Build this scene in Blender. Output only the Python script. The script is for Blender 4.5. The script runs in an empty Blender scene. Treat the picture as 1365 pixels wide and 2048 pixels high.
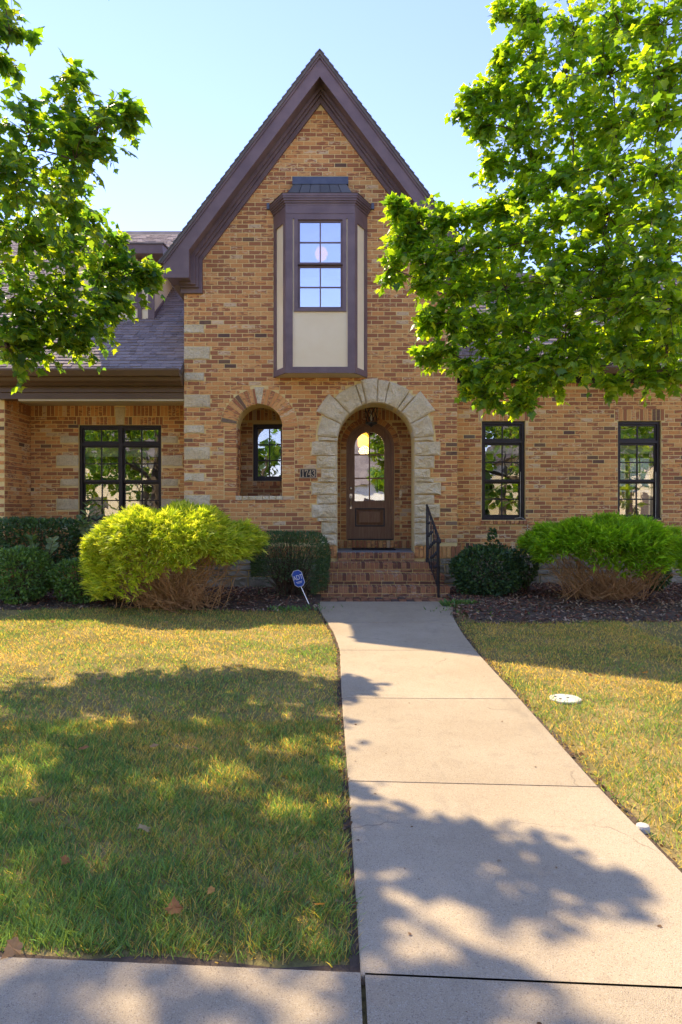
import bpy, math, random
import numpy as np
from mathutils import Vector, Matrix, noise as mnoise
from mathutils.geometry import tessellate_polygon
random.seed(7)
rng = np.random.default_rng(7)
R = math.radians
S = bpy.context.scene
COL = S.collection

# ------------------------------------------------------------------ camera
CAMZ = 1.40
F = 1365.0
cam_d = bpy.data.cameras.new('camera')
cam_d.sensor_fit = 'VERTICAL'
cam_d.sensor_height = 36.0
cam_d.lens = 24.0
cam_d.clip_start = 0.05
cam_d.clip_end = 2000.0
cam = bpy.data.objects.new('camera', cam_d)
COL.objects.link(cam)
cam.location = (0, 0, CAMZ)
cam.rotation_euler = (R(90), 0, 0)
S.camera = cam

# ------------------------------------------------------------------ light
SUNV = Vector((3.02, -3.83, -5.25)).normalized()      # the way sunlight travels
w = bpy.data.worlds.new('World')
S.world = w
w.use_nodes = True
nt = w.node_tree
bg = nt.nodes['Background']
sky = nt.nodes.new('ShaderNodeTexSky')
sky.sky_type = 'NISHITA'
sky.sun_disc = False
sky.sun_elevation = math.asin(-SUNV.z)
sky.sun_rotation = math.atan2(-SUNV.x, -SUNV.y)
sky.air_density = 1.0
sky.dust_density = 0.0
sky.ozone_density = 1.6
tint = nt.nodes.new('ShaderNodeMix')
tint.data_type = 'RGBA'
tint.blend_type = 'MULTIPLY'
tint.inputs[0].default_value = 1.0
tint.inputs[7].default_value = (.73, .625, .78, 1)        # tints and dims the sky light only
nt.links.new(sky.outputs[0], tint.inputs[6])
nt.links.new(tint.outputs[2], bg.inputs[0])
bg.inputs[1].default_value = 0.15
sun_d = bpy.data.lights.new('sun', 'SUN')
sun_d.energy = 2.6
sun_d.angle = R(0.53)
sun_d.color = (1.0, 0.84, 0.58)
sun = bpy.data.objects.new('sun', sun_d)
COL.objects.link(sun)
sun.rotation_euler = (-SUNV).to_track_quat('Z', 'Y').to_euler()
S.view_settings.view_transform = 'Standard'
S.view_settings.look = 'None'
S.view_settings.gamma = 1.0
S.view_settings.use_curve_mapping = False
S.view_settings.exposure = 1.80
S.cycles.max_bounces = 7
S.cycles.diffuse_bounces = 4
S.cycles.glossy_bounces = 3
S.cycles.caustics_reflective = False
S.cycles.caustics_refractive = False

# ------------------------------------------------------------------ materials
def newmat(name):
    m = bpy.data.materials.new(name)
    m.use_nodes = True
    t = m.node_tree
    t.nodes.clear()
    out = t.nodes.new('ShaderNodeOutputMaterial')
    return m, t, out

def nd(t, kind, ins=None, **props):
    n = t.nodes.new(kind)
    for k, v in props.items():
        setattr(n, k, v)
    for k, v in (ins or {}).items():
        if isinstance(v, bpy.types.NodeSocket):
            t.links.new(v, n.inputs[k])
        else:
            n.inputs[k].default_value = v
    return n

def c4(c):
    return (c[0], c[1], c[2], 1.0)

def mixc(t, fac, a, b, blend='MIX'):
    n = t.nodes.new('ShaderNodeMix')
    n.data_type = 'RGBA'
    n.blend_type = blend
    for idx, v in ((0, fac), (6, a), (7, b)):
        if isinstance(v, bpy.types.NodeSocket):
            t.links.new(v, n.inputs[idx])
        else:
            n.inputs[idx].default_value = v if idx == 0 else c4(v)
    return n.outputs[2]

def math_(t, op, a, b=0.0, c=0.0, clamp=False):
    n = t.nodes.new('ShaderNodeMath')
    n.operation = op
    n.use_clamp = clamp
    for i, v in enumerate((a, b, c)):
        if isinstance(v, bpy.types.NodeSocket):
            t.links.new(v, n.inputs[i])
        else:
            n.inputs[i].default_value = v
    return n.outputs[0]

def ramp(t, fac, lo, hi):
    n = t.nodes.new('ShaderNodeMapRange')
    n.interpolation_type = 'SMOOTHSTEP'
    t.links.new(fac, n.inputs[0])
    n.inputs[1].default_value = lo
    n.inputs[2].default_value = hi
    return n.outputs[0]

def pos(t, scale=(1, 1, 1), off=None):
    g = t.nodes.new('ShaderNodeNewGeometry')
    m = nd(t, 'ShaderNodeMapping', {'Vector': g.outputs['Position'], 'Scale': scale})
    v = m.outputs[0]
    if off is not None:
        a = nd(t, 'ShaderNodeVectorMath', {0: v, 1: off}, operation='ADD')
        v = a.outputs[0]
    return v

def noise(t, vec, scale=5.0, detail=3.0, rough=0.55):
    n = nd(t, 'ShaderNodeTexNoise', {'Vector': vec, 'Scale': scale, 'Detail': detail, 'Roughness': rough})
    return n.outputs[0]

def finish(t, out, col, rough=0.8, bump=None, bstr=0.3, bdist=0.01, spec=0.3, metal=0.0):
    b = nd(t, 'ShaderNodeBsdfPrincipled', {'Roughness': rough, 'Metallic': metal, 'Specular IOR Level': spec})
    if isinstance(col, bpy.types.NodeSocket):
        t.links.new(col, b.inputs['Base Color'])
    else:
        b.inputs['Base Color'].default_value = c4(col)
    if bump is not None:
        bm = nd(t, 'ShaderNodeBump', {'Height': bump, 'Strength': bstr, 'Distance': bdist})
        t.links.new(bm.outputs[0], b.inputs['Normal'])
    t.links.new(b.outputs[0], out.inputs[0])
    return b

def simple(name, a, b=None, scale=8.0, rough=0.7, bstr=0.15, stretch=(1, 1, 1), spec=0.3, metal=0.0, lo=.3, hi=.7, fine=60.0, bdist=.004):
    m, t, out = newmat(name)
    v = pos(t, stretch)
    n1 = noise(t, v, scale, 5.0, 0.6)
    col = mixc(t, ramp(t, n1, lo, hi), a, b or a)
    n2 = noise(t, v, fine, 3.0, 0.6)
    finish(t, out, col, rough, n2, bstr, bdist, spec, metal)
    return m

def mk_brick(name, light, mid, dark, pale):
    m, t, out = newmat(name)
    at = nd(t, 'ShaderNodeAttribute', attribute_name='Col')
    sep = nd(t, 'ShaderNodeSeparateColor', {0: at.outputs['Color']})
    al = math_(t, 'MULTIPLY', at.outputs['Alpha'], 71.0)
    offc = nd(t, 'ShaderNodeCombineXYZ', {0: al, 1: 0.0, 2: al})
    v = pos(t, (8, 8, 30), offc.outputs[0])
    n1 = noise(t, v, 1.0, 4.0, 0.6)
    base = mixc(t, sep.outputs[0], mid, light)
    nb = noise(t, v, 4.5, 3.0, 0.7)
    base = mixc(t, math_(t, 'MULTIPLY', ramp(t, nb, .35, .75), .45), base, (light[0]*.62, light[1]*.55, light[2]*.5))
    thr = math_(t, 'MULTIPLY_ADD', sep.outputs[1], .55, -.62)
    dm = ramp(t, math_(t, 'ADD', n1, thr), 0.0, 0.10)
    col = mixc(t, math_(t, 'MULTIPLY', dm, .92), base, dark)
    n3 = noise(t, v, 1.9, 3.0, 0.6)
    thr2 = math_(t, 'MULTIPLY_ADD', sep.outputs[2], .5, -.70)
    pm = ramp(t, math_(t, 'ADD', n3, thr2), 0.0, 0.08)
    col = mixc(t, math_(t, 'MULTIPLY', pm, .75), col, pale)
    col = mixc(t, math_(t, 'MULTIPLY', math_(t, 'GREATER_THAN', at.outputs['Alpha'], .975), .8), col, (.09, .07, .065))
    v2 = pos(t)
    n4 = noise(t, v2, 150.0, 3.0, 0.7)
    n5 = noise(t, v2, 0.9, 4.0, 0.6)
    col = mixc(t, math_(t, 'MULTIPLY', ramp(t, n5, .45, .75), .22), col, (light[0]*.5, light[1]*.5, light[2]*.5))
    hgt = math_(t, 'ADD', n4, math_(t, 'MULTIPLY', n3, 1.5))
    finish(t, out, col, 0.88, hgt, .55, .004, .15)
    return m

M = {}
M['brick'] = mk_brick('brick_clay', (.80, .43, .165), (.73, .325, .115), (.38, .15, .075), (.80, .62, .38))
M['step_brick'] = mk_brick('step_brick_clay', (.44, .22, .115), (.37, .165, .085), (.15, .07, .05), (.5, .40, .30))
M['mortar'] = simple('mortar', (.86, .66, .29), (.78, .58, .25), 3.0, .95, .4, fine=120)
def mk_stone():
    m, t, out = newmat('limestone')
    v = pos(t)
    n1 = noise(t, v, 5.0, 6.0, .65)
    n2 = noise(t, v, 38.0, 5.0, .7)
    n3 = noise(t, v, 1.7, 3.0, .6)
    col = mixc(t, ramp(t, n1, .3, .7), (.80, .64, .38), (.95, .81, .55))
    col = mixc(t, math_(t, 'MULTIPLY', ramp(t, n2, .45, .72), .5), col, (.42, .34, .22))
    col = mixc(t, math_(t, 'MULTIPLY', ramp(t, n3, .55, .7), .35), col, (.46, .37, .22))
    h = math_(t, 'ADD', n2, math_(t, 'MULTIPLY', n1, 1.5))
    finish(t, out, col, .92, h, 1.0, .035, .15)
    return m
M['stone'] = mk_stone()
M['shaded_stone'] = simple('shade_toned_stone', (.24, .20, .14), (.38, .32, .23), 4.0, .95, .6, fine=30, bdist=.02)  # dirty tan foundation stone, darkened to hold the shade behind the shrubs
M['trim'] = simple('trim_paint', (.205, .140, .140), (.150, .100, .102), 3.0, .48, .08, (1, 1, 1), .4)
M['trim_dark'] = simple('window_paint', (.032, .022, .024), (.022, .015, .017), 6.0, .42, .06, spec=.4)
M['gutter'] = simple('gutter_paint', (.15, .09, .05), (.125, .074, .042), 2.0, .4, .04, spec=.45)
M['stucco'] = simple('stucco', (.95, .80, .54), (.91, .75, .48), 2.2, .9, .35, fine=110)
M['soffit'] = simple('soffit_paint', (.62, .53, .36), (.58, .49, .33), 2.0, .8, .05)
M['wood'] = simple('door_wood', (.22, .105, .05), (.33, .175, .088), 6.0, .42, .12, (5, 5, .55), .4, lo=.25, hi=.75)
M['iron'] = simple('wrought_iron', (.016, .014, .014), (.03, .026, .024), 20.0, .5, .2, spec=.5)
M['nickel'] = simple('satin_nickel', (.62, .56, .47), (.55, .5, .42), 9.0, .25, .02, metal=1.0)
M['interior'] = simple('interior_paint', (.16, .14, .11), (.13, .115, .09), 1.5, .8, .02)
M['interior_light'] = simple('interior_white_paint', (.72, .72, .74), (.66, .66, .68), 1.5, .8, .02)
M['blind'] = simple('blind_fabric', (.72, .66, .50), (.66, .60, .45), 3.0, .8, .05)
M['white'] = simple('white_plastic', (.70, .67, .58), (.52, .48, .40), 14.0, .6, .1)
M['rubber'] = simple('rubber_mat', (.02, .02, .022), (.035, .033, .033), 30.0, .9, .3)
M['lead'] = simple('lead_flashing', (.10, .11, .14), (.14, .15, .18), 5.0, .5, .1, metal=.3)
M['soil'] = simple('soil', (.075, .05, .034), (.13, .09, .06), 9.0, .98, .6, fine=45, bdist=.02)
M['bark'] = simple('bark', (.10, .075, .055), (.17, .13, .10), 9.0, .95, .7, (3, 3, .8), .1, fine=25, bdist=.02)
M['twig'] = simple('twig_bark', (.36, .18, .07), (.58, .34, .15), 12.0, .9, .1, spec=.15)
M['dark_twig'] = simple('dark_twig_bark', (.085, .055, .038), (.14, .09, .06), 12.0, .9, .1, spec=.15)
M['asphalt'] = simple('asphalt', (.045, .045, .047), (.065, .064, .063), 3.0, .9, .5, fine=90)
M['siding'] = simple('white_siding', (.70, .69, .66), (.62, .61, .58), 1.0, .7, .05)
M['grey_roof'] = simple('grey_roof_shingle', (.12, .10, .10), (.20, .17, .16), 2.0, .9, .3, fine=20)
M['red_brick'] = simple('far_red_brick', (.34, .13, .085), (.25, .09, .06), 5.0, .9, .3, (1, 1, 3))

def mk_concrete():
    m, t, out = newmat('aggregate_concrete')
    v = pos(t)
    n1 = noise(t, v, 1.1, 5.0, .6)
    n2 = noise(t, v, 260.0, 3.0, .7)
    n3 = noise(t, v, 7.0, 4.0, .65)
    vo = nd(t, 'ShaderNodeTexVoronoi', {'Vector': v, 'Scale': 300.0})
    col = mixc(t, ramp(t, n1, .3, .7), (.47, .365, .235), (.56, .45, .30))
    col = mixc(t, math_(t, 'MULTIPLY', ramp(t, n2, .35, .7), .55), col, (.28, .21, .135))
    sepv = nd(t, 'ShaderNodeSeparateColor', {0: vo.outputs['Color']})
    col = mixc(t, math_(t, 'MULTIPLY', ramp(t, sepv.outputs[0], .80, .92), .3), col, (.66, .58, .46))
    col = mixc(t, math_(t, 'MULTIPLY', ramp(t, sepv.outputs[1], .88, .96), .5), col, (.13, .095, .075))
    col = mixc(t, math_(t, 'MULTIPLY', ramp(t, n3, .52, .78), .38), col, (.30, .24, .165))
    n6 = noise(t, pos(t, (1, 1, 1)), 2.6, 6.0, .75)
    col = mixc(t, math_(t, 'MULTIPLY', ramp(t, n6, .64, .74), .45), col, (.72, .66, .56))
    n7 = noise(t, pos(t, (1.4, .5, 1)), 1.9, 5.0, .7)
    col = mixc(t, math_(t, 'MULTIPLY', ramp(t, n7, .55, .72), .35), col, (.27, .22, .16))
    dv = nd(t, 'ShaderNodeVectorMath', {0: v, 1: nd(t, 'ShaderNodeVectorMath', {0: nd(t, 'ShaderNodeTexNoise', {'Vector': v, 'Scale': 3.0, 'Detail': 4.0}).outputs['Color'], 1: (.35, .35, .35)}, operation='MULTIPLY').outputs[0]}, operation='ADD')
    ck = nd(t, 'ShaderNodeTexVoronoi', {'Vector': dv.outputs[0], 'Scale': .55}, feature='DISTANCE_TO_EDGE')
    cm = math_(t, 'MULTIPLY', math_(t, 'SUBTRACT', 1.0, ramp(t, ck.outputs[0], .001, .0035)), ramp(t, n6, .45, .6))
    col = mixc(t, math_(t, 'MULTIPLY', cm, .55), col, (.15, .115, .08))
    oi = nd(t, 'ShaderNodeObjectInfo')
    hv = nd(t, 'ShaderNodeHueSaturation', {'Color': col, 'Value': math_(t, 'MULTIPLY_ADD', oi.outputs['Random'], .16, .92)})
    col = hv.outputs[0]
    h = math_(t, 'ADD', vo.outputs['Distance'], n2)
    finish(t, out, col, .93, h, .5, .004, .15)
    return m
M['concrete'] = mk_concrete()
M['bluestone'] = simple('landing_slab', (.30, .31, .33), (.24, .25, .27), 6.0, .8, .2)

def mk_shingle():
    m, t, out = newmat('roof_shingle')
    at = nd(t, 'ShaderNodeAttribute', attribute_name='Col')
    v = pos(t)
    n2 = noise(t, v, 160.0, 2.0, .7)
    col = mixc(t, math_(t, 'MULTIPLY', ramp(t, n2, .35, .7), .4), at.outputs['Color'], (.07, .058, .055))
    finish(t, out, col, .95, n2, .5, .004, .12)
    return m
M['shingle'] = mk_shingle()

def mk_leaf(name, trans=.45, tcol=(1.5, 1.45, .45), rough=.42, spec=.45):
    m, t, out = newmat(name)
    at = nd(t, 'ShaderNodeAttribute', attribute_name='Col')
    v = pos(t)
    n = noise(t, v, 55.0, 2.0, .6)
    col = mixc(t, math_(t, 'MULTIPLY', ramp(t, n, .35, .7), .28), at.outputs['Color'], (.03, .045, .012), 'MIX')
    p = nd(t, 'ShaderNodeBsdfPrincipled', {'Roughness': rough, 'Specular IOR Level': spec, 'Base Color': col})
    tc = mixc(t, 1.0, at.outputs['Color'], tcol, 'MULTIPLY')
    tr = nd(t, 'ShaderNodeBsdfTranslucent', {'Color': tc})
    mx = nd(t, 'ShaderNodeMixShader', {0: trans, 1: p.outputs[0], 2: tr.outputs[0]})
    t.links.new(mx.outputs[0], out.inputs[0])
    return m
M['leaf'] = mk_leaf('maple_leaf', .58, (3.4, 2.7, .42), .36, .55)
M['needle'] = mk_leaf('cypress_foliage', .42, (1.7, 1.6, .5), .6, .2)
M['shrub'] = mk_leaf('shrub_leaf', .25, (1.4, 1.5, .5), .42, .4)
M['grass'] = mk_leaf('grass_blade', .5, (1.5, 1.35, .6), .6, .2)
M['dry_leaf'] = mk_leaf('fallen_leaf', .3, (1.4, 1.2, .8), .7, .2)

def mk_chip():
    m, t, out = newmat('mulch_chip')
    at = nd(t, 'ShaderNodeAttribute', attribute_name='Col')
    finish(t, out, at.outputs['Color'], .92, None, spec=.15)
    return m
M['chip'] = mk_chip()

def mk_glass(name, refl=.3, tint=(.92, .95, .94)):
    m, t, out = newmat(name)
    v = pos(t)
    n = noise(t, v, 2.2, 2.0, .5)
    bm = nd(t, 'ShaderNodeBump', {'Height': n, 'Strength': .10, 'Distance': .02})
    g = nd(t, 'ShaderNodeBsdfGlossy', {'Roughness': .005, 'Color': (.97, .98, 1, 1), 'Normal': bm.outputs[0]})
    tr = nd(t, 'ShaderNodeBsdfTransparent', {'Color': c4(tint)})
    mx = nd(t, 'ShaderNodeMixShader', {0: refl, 1: tr.outputs[0], 2: g.outputs[0]})
    t.links.new(mx.outputs[0], out.inputs[0])
    return m
M['glass'] = mk_glass('window_glass', .22)
M['glass_hi'] = mk_glass('coated_glass', .62)
M['glass_door'] = mk_glass('door_glass', .50)

def mk_emit(name, col, s):
    m, t, out = newmat(name)
    e = nd(t, 'ShaderNodeEmission', {'Color': c4(col), 'Strength': s})
    t.links.new(e.outputs[0], out.inputs[0])
    return m
M['lamp_glow'] = mk_emit('warm_lamp_glow', (1.0, .34, .10), .55)
M['amber_glow'] = mk_emit('amber_lamp_glow', (1.0, .36, .03), 2.6)
M['sign_blue'] = simple('sign_blue', (.012, .075, .42), (.014, .085, .46), 4.0, .35, .02, spec=.5)
M['sign_white'] = simple('sign_white', (.8, .8, .8), (.76, .76, .77), 4.0, .4, .02)
M['plaque'] = simple('plaque_black', (.02, .018, .016), (.03, .027, .024), 20.0, .5, .1)
M['brass'] = simple('plaque_bronze', (.50, .38, .24), (.42, .31, .19), 15.0, .45, .1, metal=.3)

# ------------------------------------------------------------------ mesh helpers
def link(ob, parent=None):
    COL.objects.link(ob)
    if parent is not None:
        ob.parent = parent
        if parent.type == 'EMPTY':
            ob.matrix_parent_inverse = Matrix.Translation(-parent.location)
    return ob

def tag(o, label=None, cat=None, group=None, kind=None):
    if label: o['label'] = label
    if cat: o['category'] = cat
    if group: o['group'] = group
    if kind: o['kind'] = kind
    return o

def thing(name, loc, label, cat, group=None):
    o = bpy.data.objects.new(name, None)
    o.empty_display_size = .2
    o.location = loc
    COL.objects.link(o)
    return tag(o, label, cat, group)

class MB:
    def __init__(s):
        s.v = []; s.f = []; s.c = []
        s.col = (.5, .5, .5, 1.0)
    def add(s, vs, fs):
        n = len(s.v)
        s.v += [tuple(p) for p in vs]
        s.c += [s.col] * len(vs)
        s.f += [tuple(i + n for i in f) for f in fs]
    def box(s, x0, x1, y0, y1, z0, z1):
        s.add([(x0,y0,z0),(x1,y0,z0),(x1,y1,z0),(x0,y1,z0),(x0,y0,z1),(x1,y0,z1),(x1,y1,z1),(x0,y1,z1)],
              [(0,3,2,1),(4,5,6,7),(0,1,5,4),(1,2,6,5),(2,3,7,6),(3,0,4,7)])
        return s
    def prism(s, poly, y0, y1, axis='y'):
        """extrude a polygon; axis y: poly in xz, axis x: poly in yz, axis z: poly in xy"""
        a = sum(poly[i][0]*poly[(i+1) % len(poly)][1] - poly[(i+1) % len(poly)][0]*poly[i][1] for i in range(len(poly)))
        if a < 0: poly = poly[::-1]
        n = len(poly)
        if axis == 'y':
            A = [(p[0], y0, p[1]) for p in poly]; B = [(p[0], y1, p[1]) for p in poly]
        elif axis == 'x':
            A = [(y1, p[0], p[1]) for p in poly]; B = [(y0, p[0], p[1]) for p in poly]
        else:
            A = [(p[0], p[1], y1) for p in poly]; B = [(p[0], p[1], y0) for p in poly]
        s.add(A + B, [tuple(range(n)), tuple(range(2*n-1, n-1, -1))] + [((i+1) % n, i, n+i, n+(i+1) % n) for i in range(n)])
        return s
    def holed(s, outer, holes, y0, y1):
        """xz panel with openings between y0 (front) and y1 (back)"""
        loops = [outer] + holes
        flat = [p for l in loops for p in l]
        tris = tessellate_polygon([[Vector((p[0], p[1], 0)) for p in l] for l in loops])
        n = len(flat)
        vs = [(p[0], y0, p[1]) for p in flat] + [(p[0], y1, p[1]) for p in flat]
        fs = []
        for t in tris:
            p, q, r = (flat[i] for i in t)
            if (q[0]-p[0])*(r[1]-p[1]) - (q[1]-p[1])*(r[0]-p[0]) < 0: t = t[::-1]
            fs.append(tuple(t)); fs.append(tuple(i + n for i in t[::-1]))
        k = 0
        for li, l in enumerate(loops):
            m = len(l)
            a = sum(l[i][0]*l[(i+1) % m][1] - l[(i+1) % m][0]*l[i][1] for i in range(m))
            ccw = a > 0
            for i in range(m):
                a0, b0 = k+i, k+(i+1) % m
                f = (b0, a0, a0+n, b0+n)
                fs.append(f if ccw == (li == 0) else f[::-1])
            k += m
        s.add(vs, fs)
        return s
    def tube(s, pts, rad, n=6, cap=True):
        pts = [Vector(p) for p in pts]
        if not hasattr(rad, '__len__'): rad = [rad]*len(pts)
        base = len(s.v); vs = []; fs = []
        for i, p in enumerate(pts):
            d = (pts[min(i+1, len(pts)-1)] - pts[max(i-1, 0)]).normalized()
            up = Vector((0, 0, 1)) if abs(d.z) < .9 else Vector((1, 0, 0))
            a = d.cross(up).normalized(); b = a.cross(d).normalized()
            for k in range(n):
                an = 2*math.pi*k/n
                vs.append(p + (a*math.cos(an) + b*math.sin(an))*rad[i])
        for i in range(len(pts)-1):
            for k in range(n):
                fs.append((i*n+k, i*n+(k+1) % n, (i+1)*n+(k+1) % n, (i+1)*n+k))
        if cap:
            fs.append(tuple(range(n-1, -1, -1))); fs.append(tuple((len(pts)-1)*n+k for k in range(n)))
        s.add(vs, fs)
        return s
    def lathe(s, c, prof, n=16):
        vs = []; fs = []
        for (r, z) in prof:
            for k in range(n):
                a = 2*math.pi*k/n
                vs.append((c[0]+r*math.cos(a), c[1]+r*math.sin(a), c[2]+z))
        for i in range(len(prof)-1):
            for k in range(n):
                fs.append((i*n+k, i*n+(k+1) % n, (i+1)*n+(k+1) % n, (i+1)*n+k))
        fs.append(tuple(range(n-1, -1, -1))); fs.append(tuple((len(prof)-1)*n+k for k in range(n)))
        s.add(vs, fs)
        return s
    def mesh(s, name, mat, col=False, smooth=False):
        me = bpy.data.meshes.new(name)
        me.from_pydata(s.v, [], s.f)
        if col:
            at = me.color_attributes.new('Col', 'FLOAT_COLOR', 'POINT')
            at.data.foreach_set('color', np.array(s.c, dtype=np.float32).ravel())
        me.materials.append(mat)
        if smooth: me.polygons.foreach_set('use_smooth', [True]*len(me.polygons))
        me.update()
        return me
    def build(s, name, mat, parent=None, col=False, smooth=False):
        return link(bpy.data.objects.new(name, s.mesh(name, mat, col, smooth)), parent)

def box(name, mat, parent, *a):
    return MB().box(*a).build(name, mat, parent)

def scatter(name, bv, bf, Rm, loc, cols, mat, parent=None):
    """many copies of a small base shape as one mesh. Rm (N,3,3) columns carry scale, loc (N,3), cols (N,3)"""
    bv = np.asarray(bv, float); N = len(loc); nv = len(bv)
    V = np.einsum('nij,kj->nki', Rm, bv) + loc[:, None, :]
    nl = [len(f) for f in bf]
    fl = np.concatenate([np.array(f) for f in bf])
    L = (np.arange(N)[:, None]*nv + fl[None, :]).ravel()
    me = bpy.data.meshes.new(name)
    me.vertices.add(N*nv); me.vertices.foreach_set('co', V.astype(np.float32).ravel())
    me.loops.add(len(L)); me.loops.foreach_set('vertex_index', L.astype(np.int32))
    tot = np.tile(np.array(nl), N)
    me.polygons.add(len(tot))
    me.polygons.foreach_set('loop_start', (np.cumsum(tot)-tot).astype(np.int32))
    me.polygons.foreach_set('loop_total', tot.astype(np.int32))
    at = me.color_attributes.new('Col', 'FLOAT_COLOR', 'POINT')
    cc = np.ones((N, nv, 4), np.float32); cc[:, :, :3] = cols[:, None, :]
    at.data.foreach_set('color', cc.ravel())
    me.materials.append(mat)
    me.update(calc_edges=True); me.validate()
    return link(bpy.data.objects.new(name, me), parent)

def frames(axis, normal):
    """orthonormal frames: x side, y along axis, z normal"""
    a = axis/np.linalg.norm(axis, axis=1, keepdims=True)
    s_ = np.cross(a, normal); s_ /= (np.linalg.norm(s_, axis=1, keepdims=True)+1e-9)
    n_ = np.cross(s_, a)
    return np.stack([s_, a, n_], axis=2)

def X(px, Y): return (px-682.5)*Y/F
def Z(py, Y): return CAMZ - (py-1024.0)*Y/F
def rect(x0, x1, z0, z1): return [(x0, z0), (x1, z0), (x1, z1), (x0, z1)]
def arch(cx, r, zb, zs, n=20):
    return [(cx-r, zb), (cx+r, zb)] + [(cx+r*math.cos(math.pi*i/n), zs+r*math.sin(math.pi*i/n)) for i in range(n+1)]

# ------------------------------------------------------------------ ground profile
_zy = [-5, 3.57, 5.07, 6.57, 8.07, 9.87, 12]
_zz = [0, 0, .02, .06, .09, .105, .115]
def zw(y): return np.interp(y, _zy, _zz)
def zg(y): return np.interp(y, _zy, _zz) - .03
WLY = [2.0, 3.57, 5.07, 6.7, 7.5, 8.2, 9.0, 9.87]
WLX = [.062, .038, .006, -.012, -.075, -.17, -.27, -.38]
WRY = [2.0, 3.53, 5.07, 6.6, 7.5, 8.3, 8.8, 9.3, 9.87]
WRX = [1.34, 1.315, 1.325, 1.305, 1.33, 1.38, 1.44, 1.53, 1.65]
def sw_edge(x): return 2.093 - .065*x

g = MB()
ys = [-400, -60, -20, -9.0, -2.0, 0, 2, 3.57, 5.07, 6.57, 8.07, 9.87, 12, 20, 40, 120, 600]
xs = [-400, -60, -20, -8, 0, 8, 20, 60, 400]
vs = [(x, y, float(zg(y)) - (.02 if -9.0 <= y <= -2.0 else 0)) for y in ys for x in xs]
fs = [(j*len(xs)+i, j*len(xs)+i+1, (j+1)*len(xs)+i+1, (j+1)*len(xs)+i) for j in range(len(ys)-1) for i in range(len(xs)-1)]
g.add(vs, fs)
def mk_ground():
    m, t, out = newmat('lawn_ground')
    v = pos(t)
    n1 = noise(t, v, 1.3, 5.0, .6); n2 = noise(t, v, 40.0, 4.0, .7)
    col = mixc(t, ramp(t, n1, .35, .65), (.20, .175, .06), (.42, .31, .12))
    col = mixc(t, math_(t, 'MULTIPLY', ramp(t, n2, .4, .65), .6), col, (.11, .08, .04))
    finish(t, out, col, .98, n2, .8, .02, .1)
    return m
M['ground'] = mk_ground()
tag(g.build('ground', M['ground']), kind='structure')

# walkway: each slab a child
walk = MB(); 
wroot = MB().box(-.3, 1.25, 2.4, 9.6, -.16, -.10).build('walkway', M['soil'])
tag(wroot, kind='structure')
jy = [2.06, 3.555, 5.07, 6.62, 8.09, 9.88]
tilt = [.065, .06, .02, .004, 0, 0]
for i in range(5):
    m_ = MB(); n = 8
    L = []; Rr = []
    for k in range(n+1):
        t_ = k/n
        yl = (jy[i]+.006)*(1-t_) + (jy[i+1]-.006)*t_
        tl = tilt[i]*(1-t_) + tilt[i+1]*t_
        xl = float(np.interp(yl, WLY, WLX)); yr = yl - tl*1.3; xr = float(np.interp(yr, WRY, WRX))
        yl2 = yl + tl*.0
        L.append((xl, yl2)); Rr.append((xr, yr))
    vs = []; fs = []
    for (a, b) in zip(L, Rr):
        za, zb = float(zw(a[1])), float(zw(b[1]))
        e = .008
        vs += [(a[0], a[1], za-.12), (a[0], a[1], za-e), (a[0]+e, a[1], za), (b[0]-e, b[1], zb), (b[0], b[1], zb-e), (b[0], b[1], zb-.12)]
    for k in range(n):
        for q in range(5):
            fs.append((k*6+q, k*6+q+1, k*6+6+q+1, k*6+6+q)[::-1])
    fs.append((0, 1, 2, 3, 4, 5)); fs.append(tuple(n*6+q for q in range(5, -1, -1)))
    m_.add(vs, fs)
    m_.build('slab', M['concrete'], wroot)
sroot = MB().box(-8, 8, .62, 1.75, -.20, -.14).build('sidewalk', M['soil'])
tag(sroot, kind='structure')
jx = [-7.5, -5.9, -4.4, -2.9, -1.43, .066, 1.56, 3.06, 4.56, 6.06, 7.5]
for i in range(len(jx)-1):
    a, b = jx[i]+.007, jx[i+1]-.007
    e = .008
    m_ = MB()
    m_.prism([(a, .55-.065*a), (b, .55-.065*b), (b, sw_edge(b)-.014), (a, sw_edge(a)-.014)], -.12, 0.0, 'z')
    m_.build('slab', M['concrete'], sroot)
# strip, kerb and street behind the camera; street made pale to bounce light
tag(MB().box(-60, 60, -2.0, -1.85, -.12, -.01).build('kerb', M['concrete']), kind='structure')
tag(MB().box(-60, 60, -9.0, -2.0, -.3, -.04).build('street', M['concrete']), kind='structure')

# ------------------------------------------------------------------ THE HOUSE
YG, YW, YP, YD = 11.4, 12.0, 12.6, 12.7       # gable wall, right wing wall, porch wall, door wall
XL, XR, XC = -2.62, 1.94, -.34
house = thing('brick_house', (XC, YG, .1), 'tan brick house with steep purple trimmed gable and arched stone entrance', 'house')
CP, BL, J = .0729, .2055, .0125               # course pitch, brick pitch, joint

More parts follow.
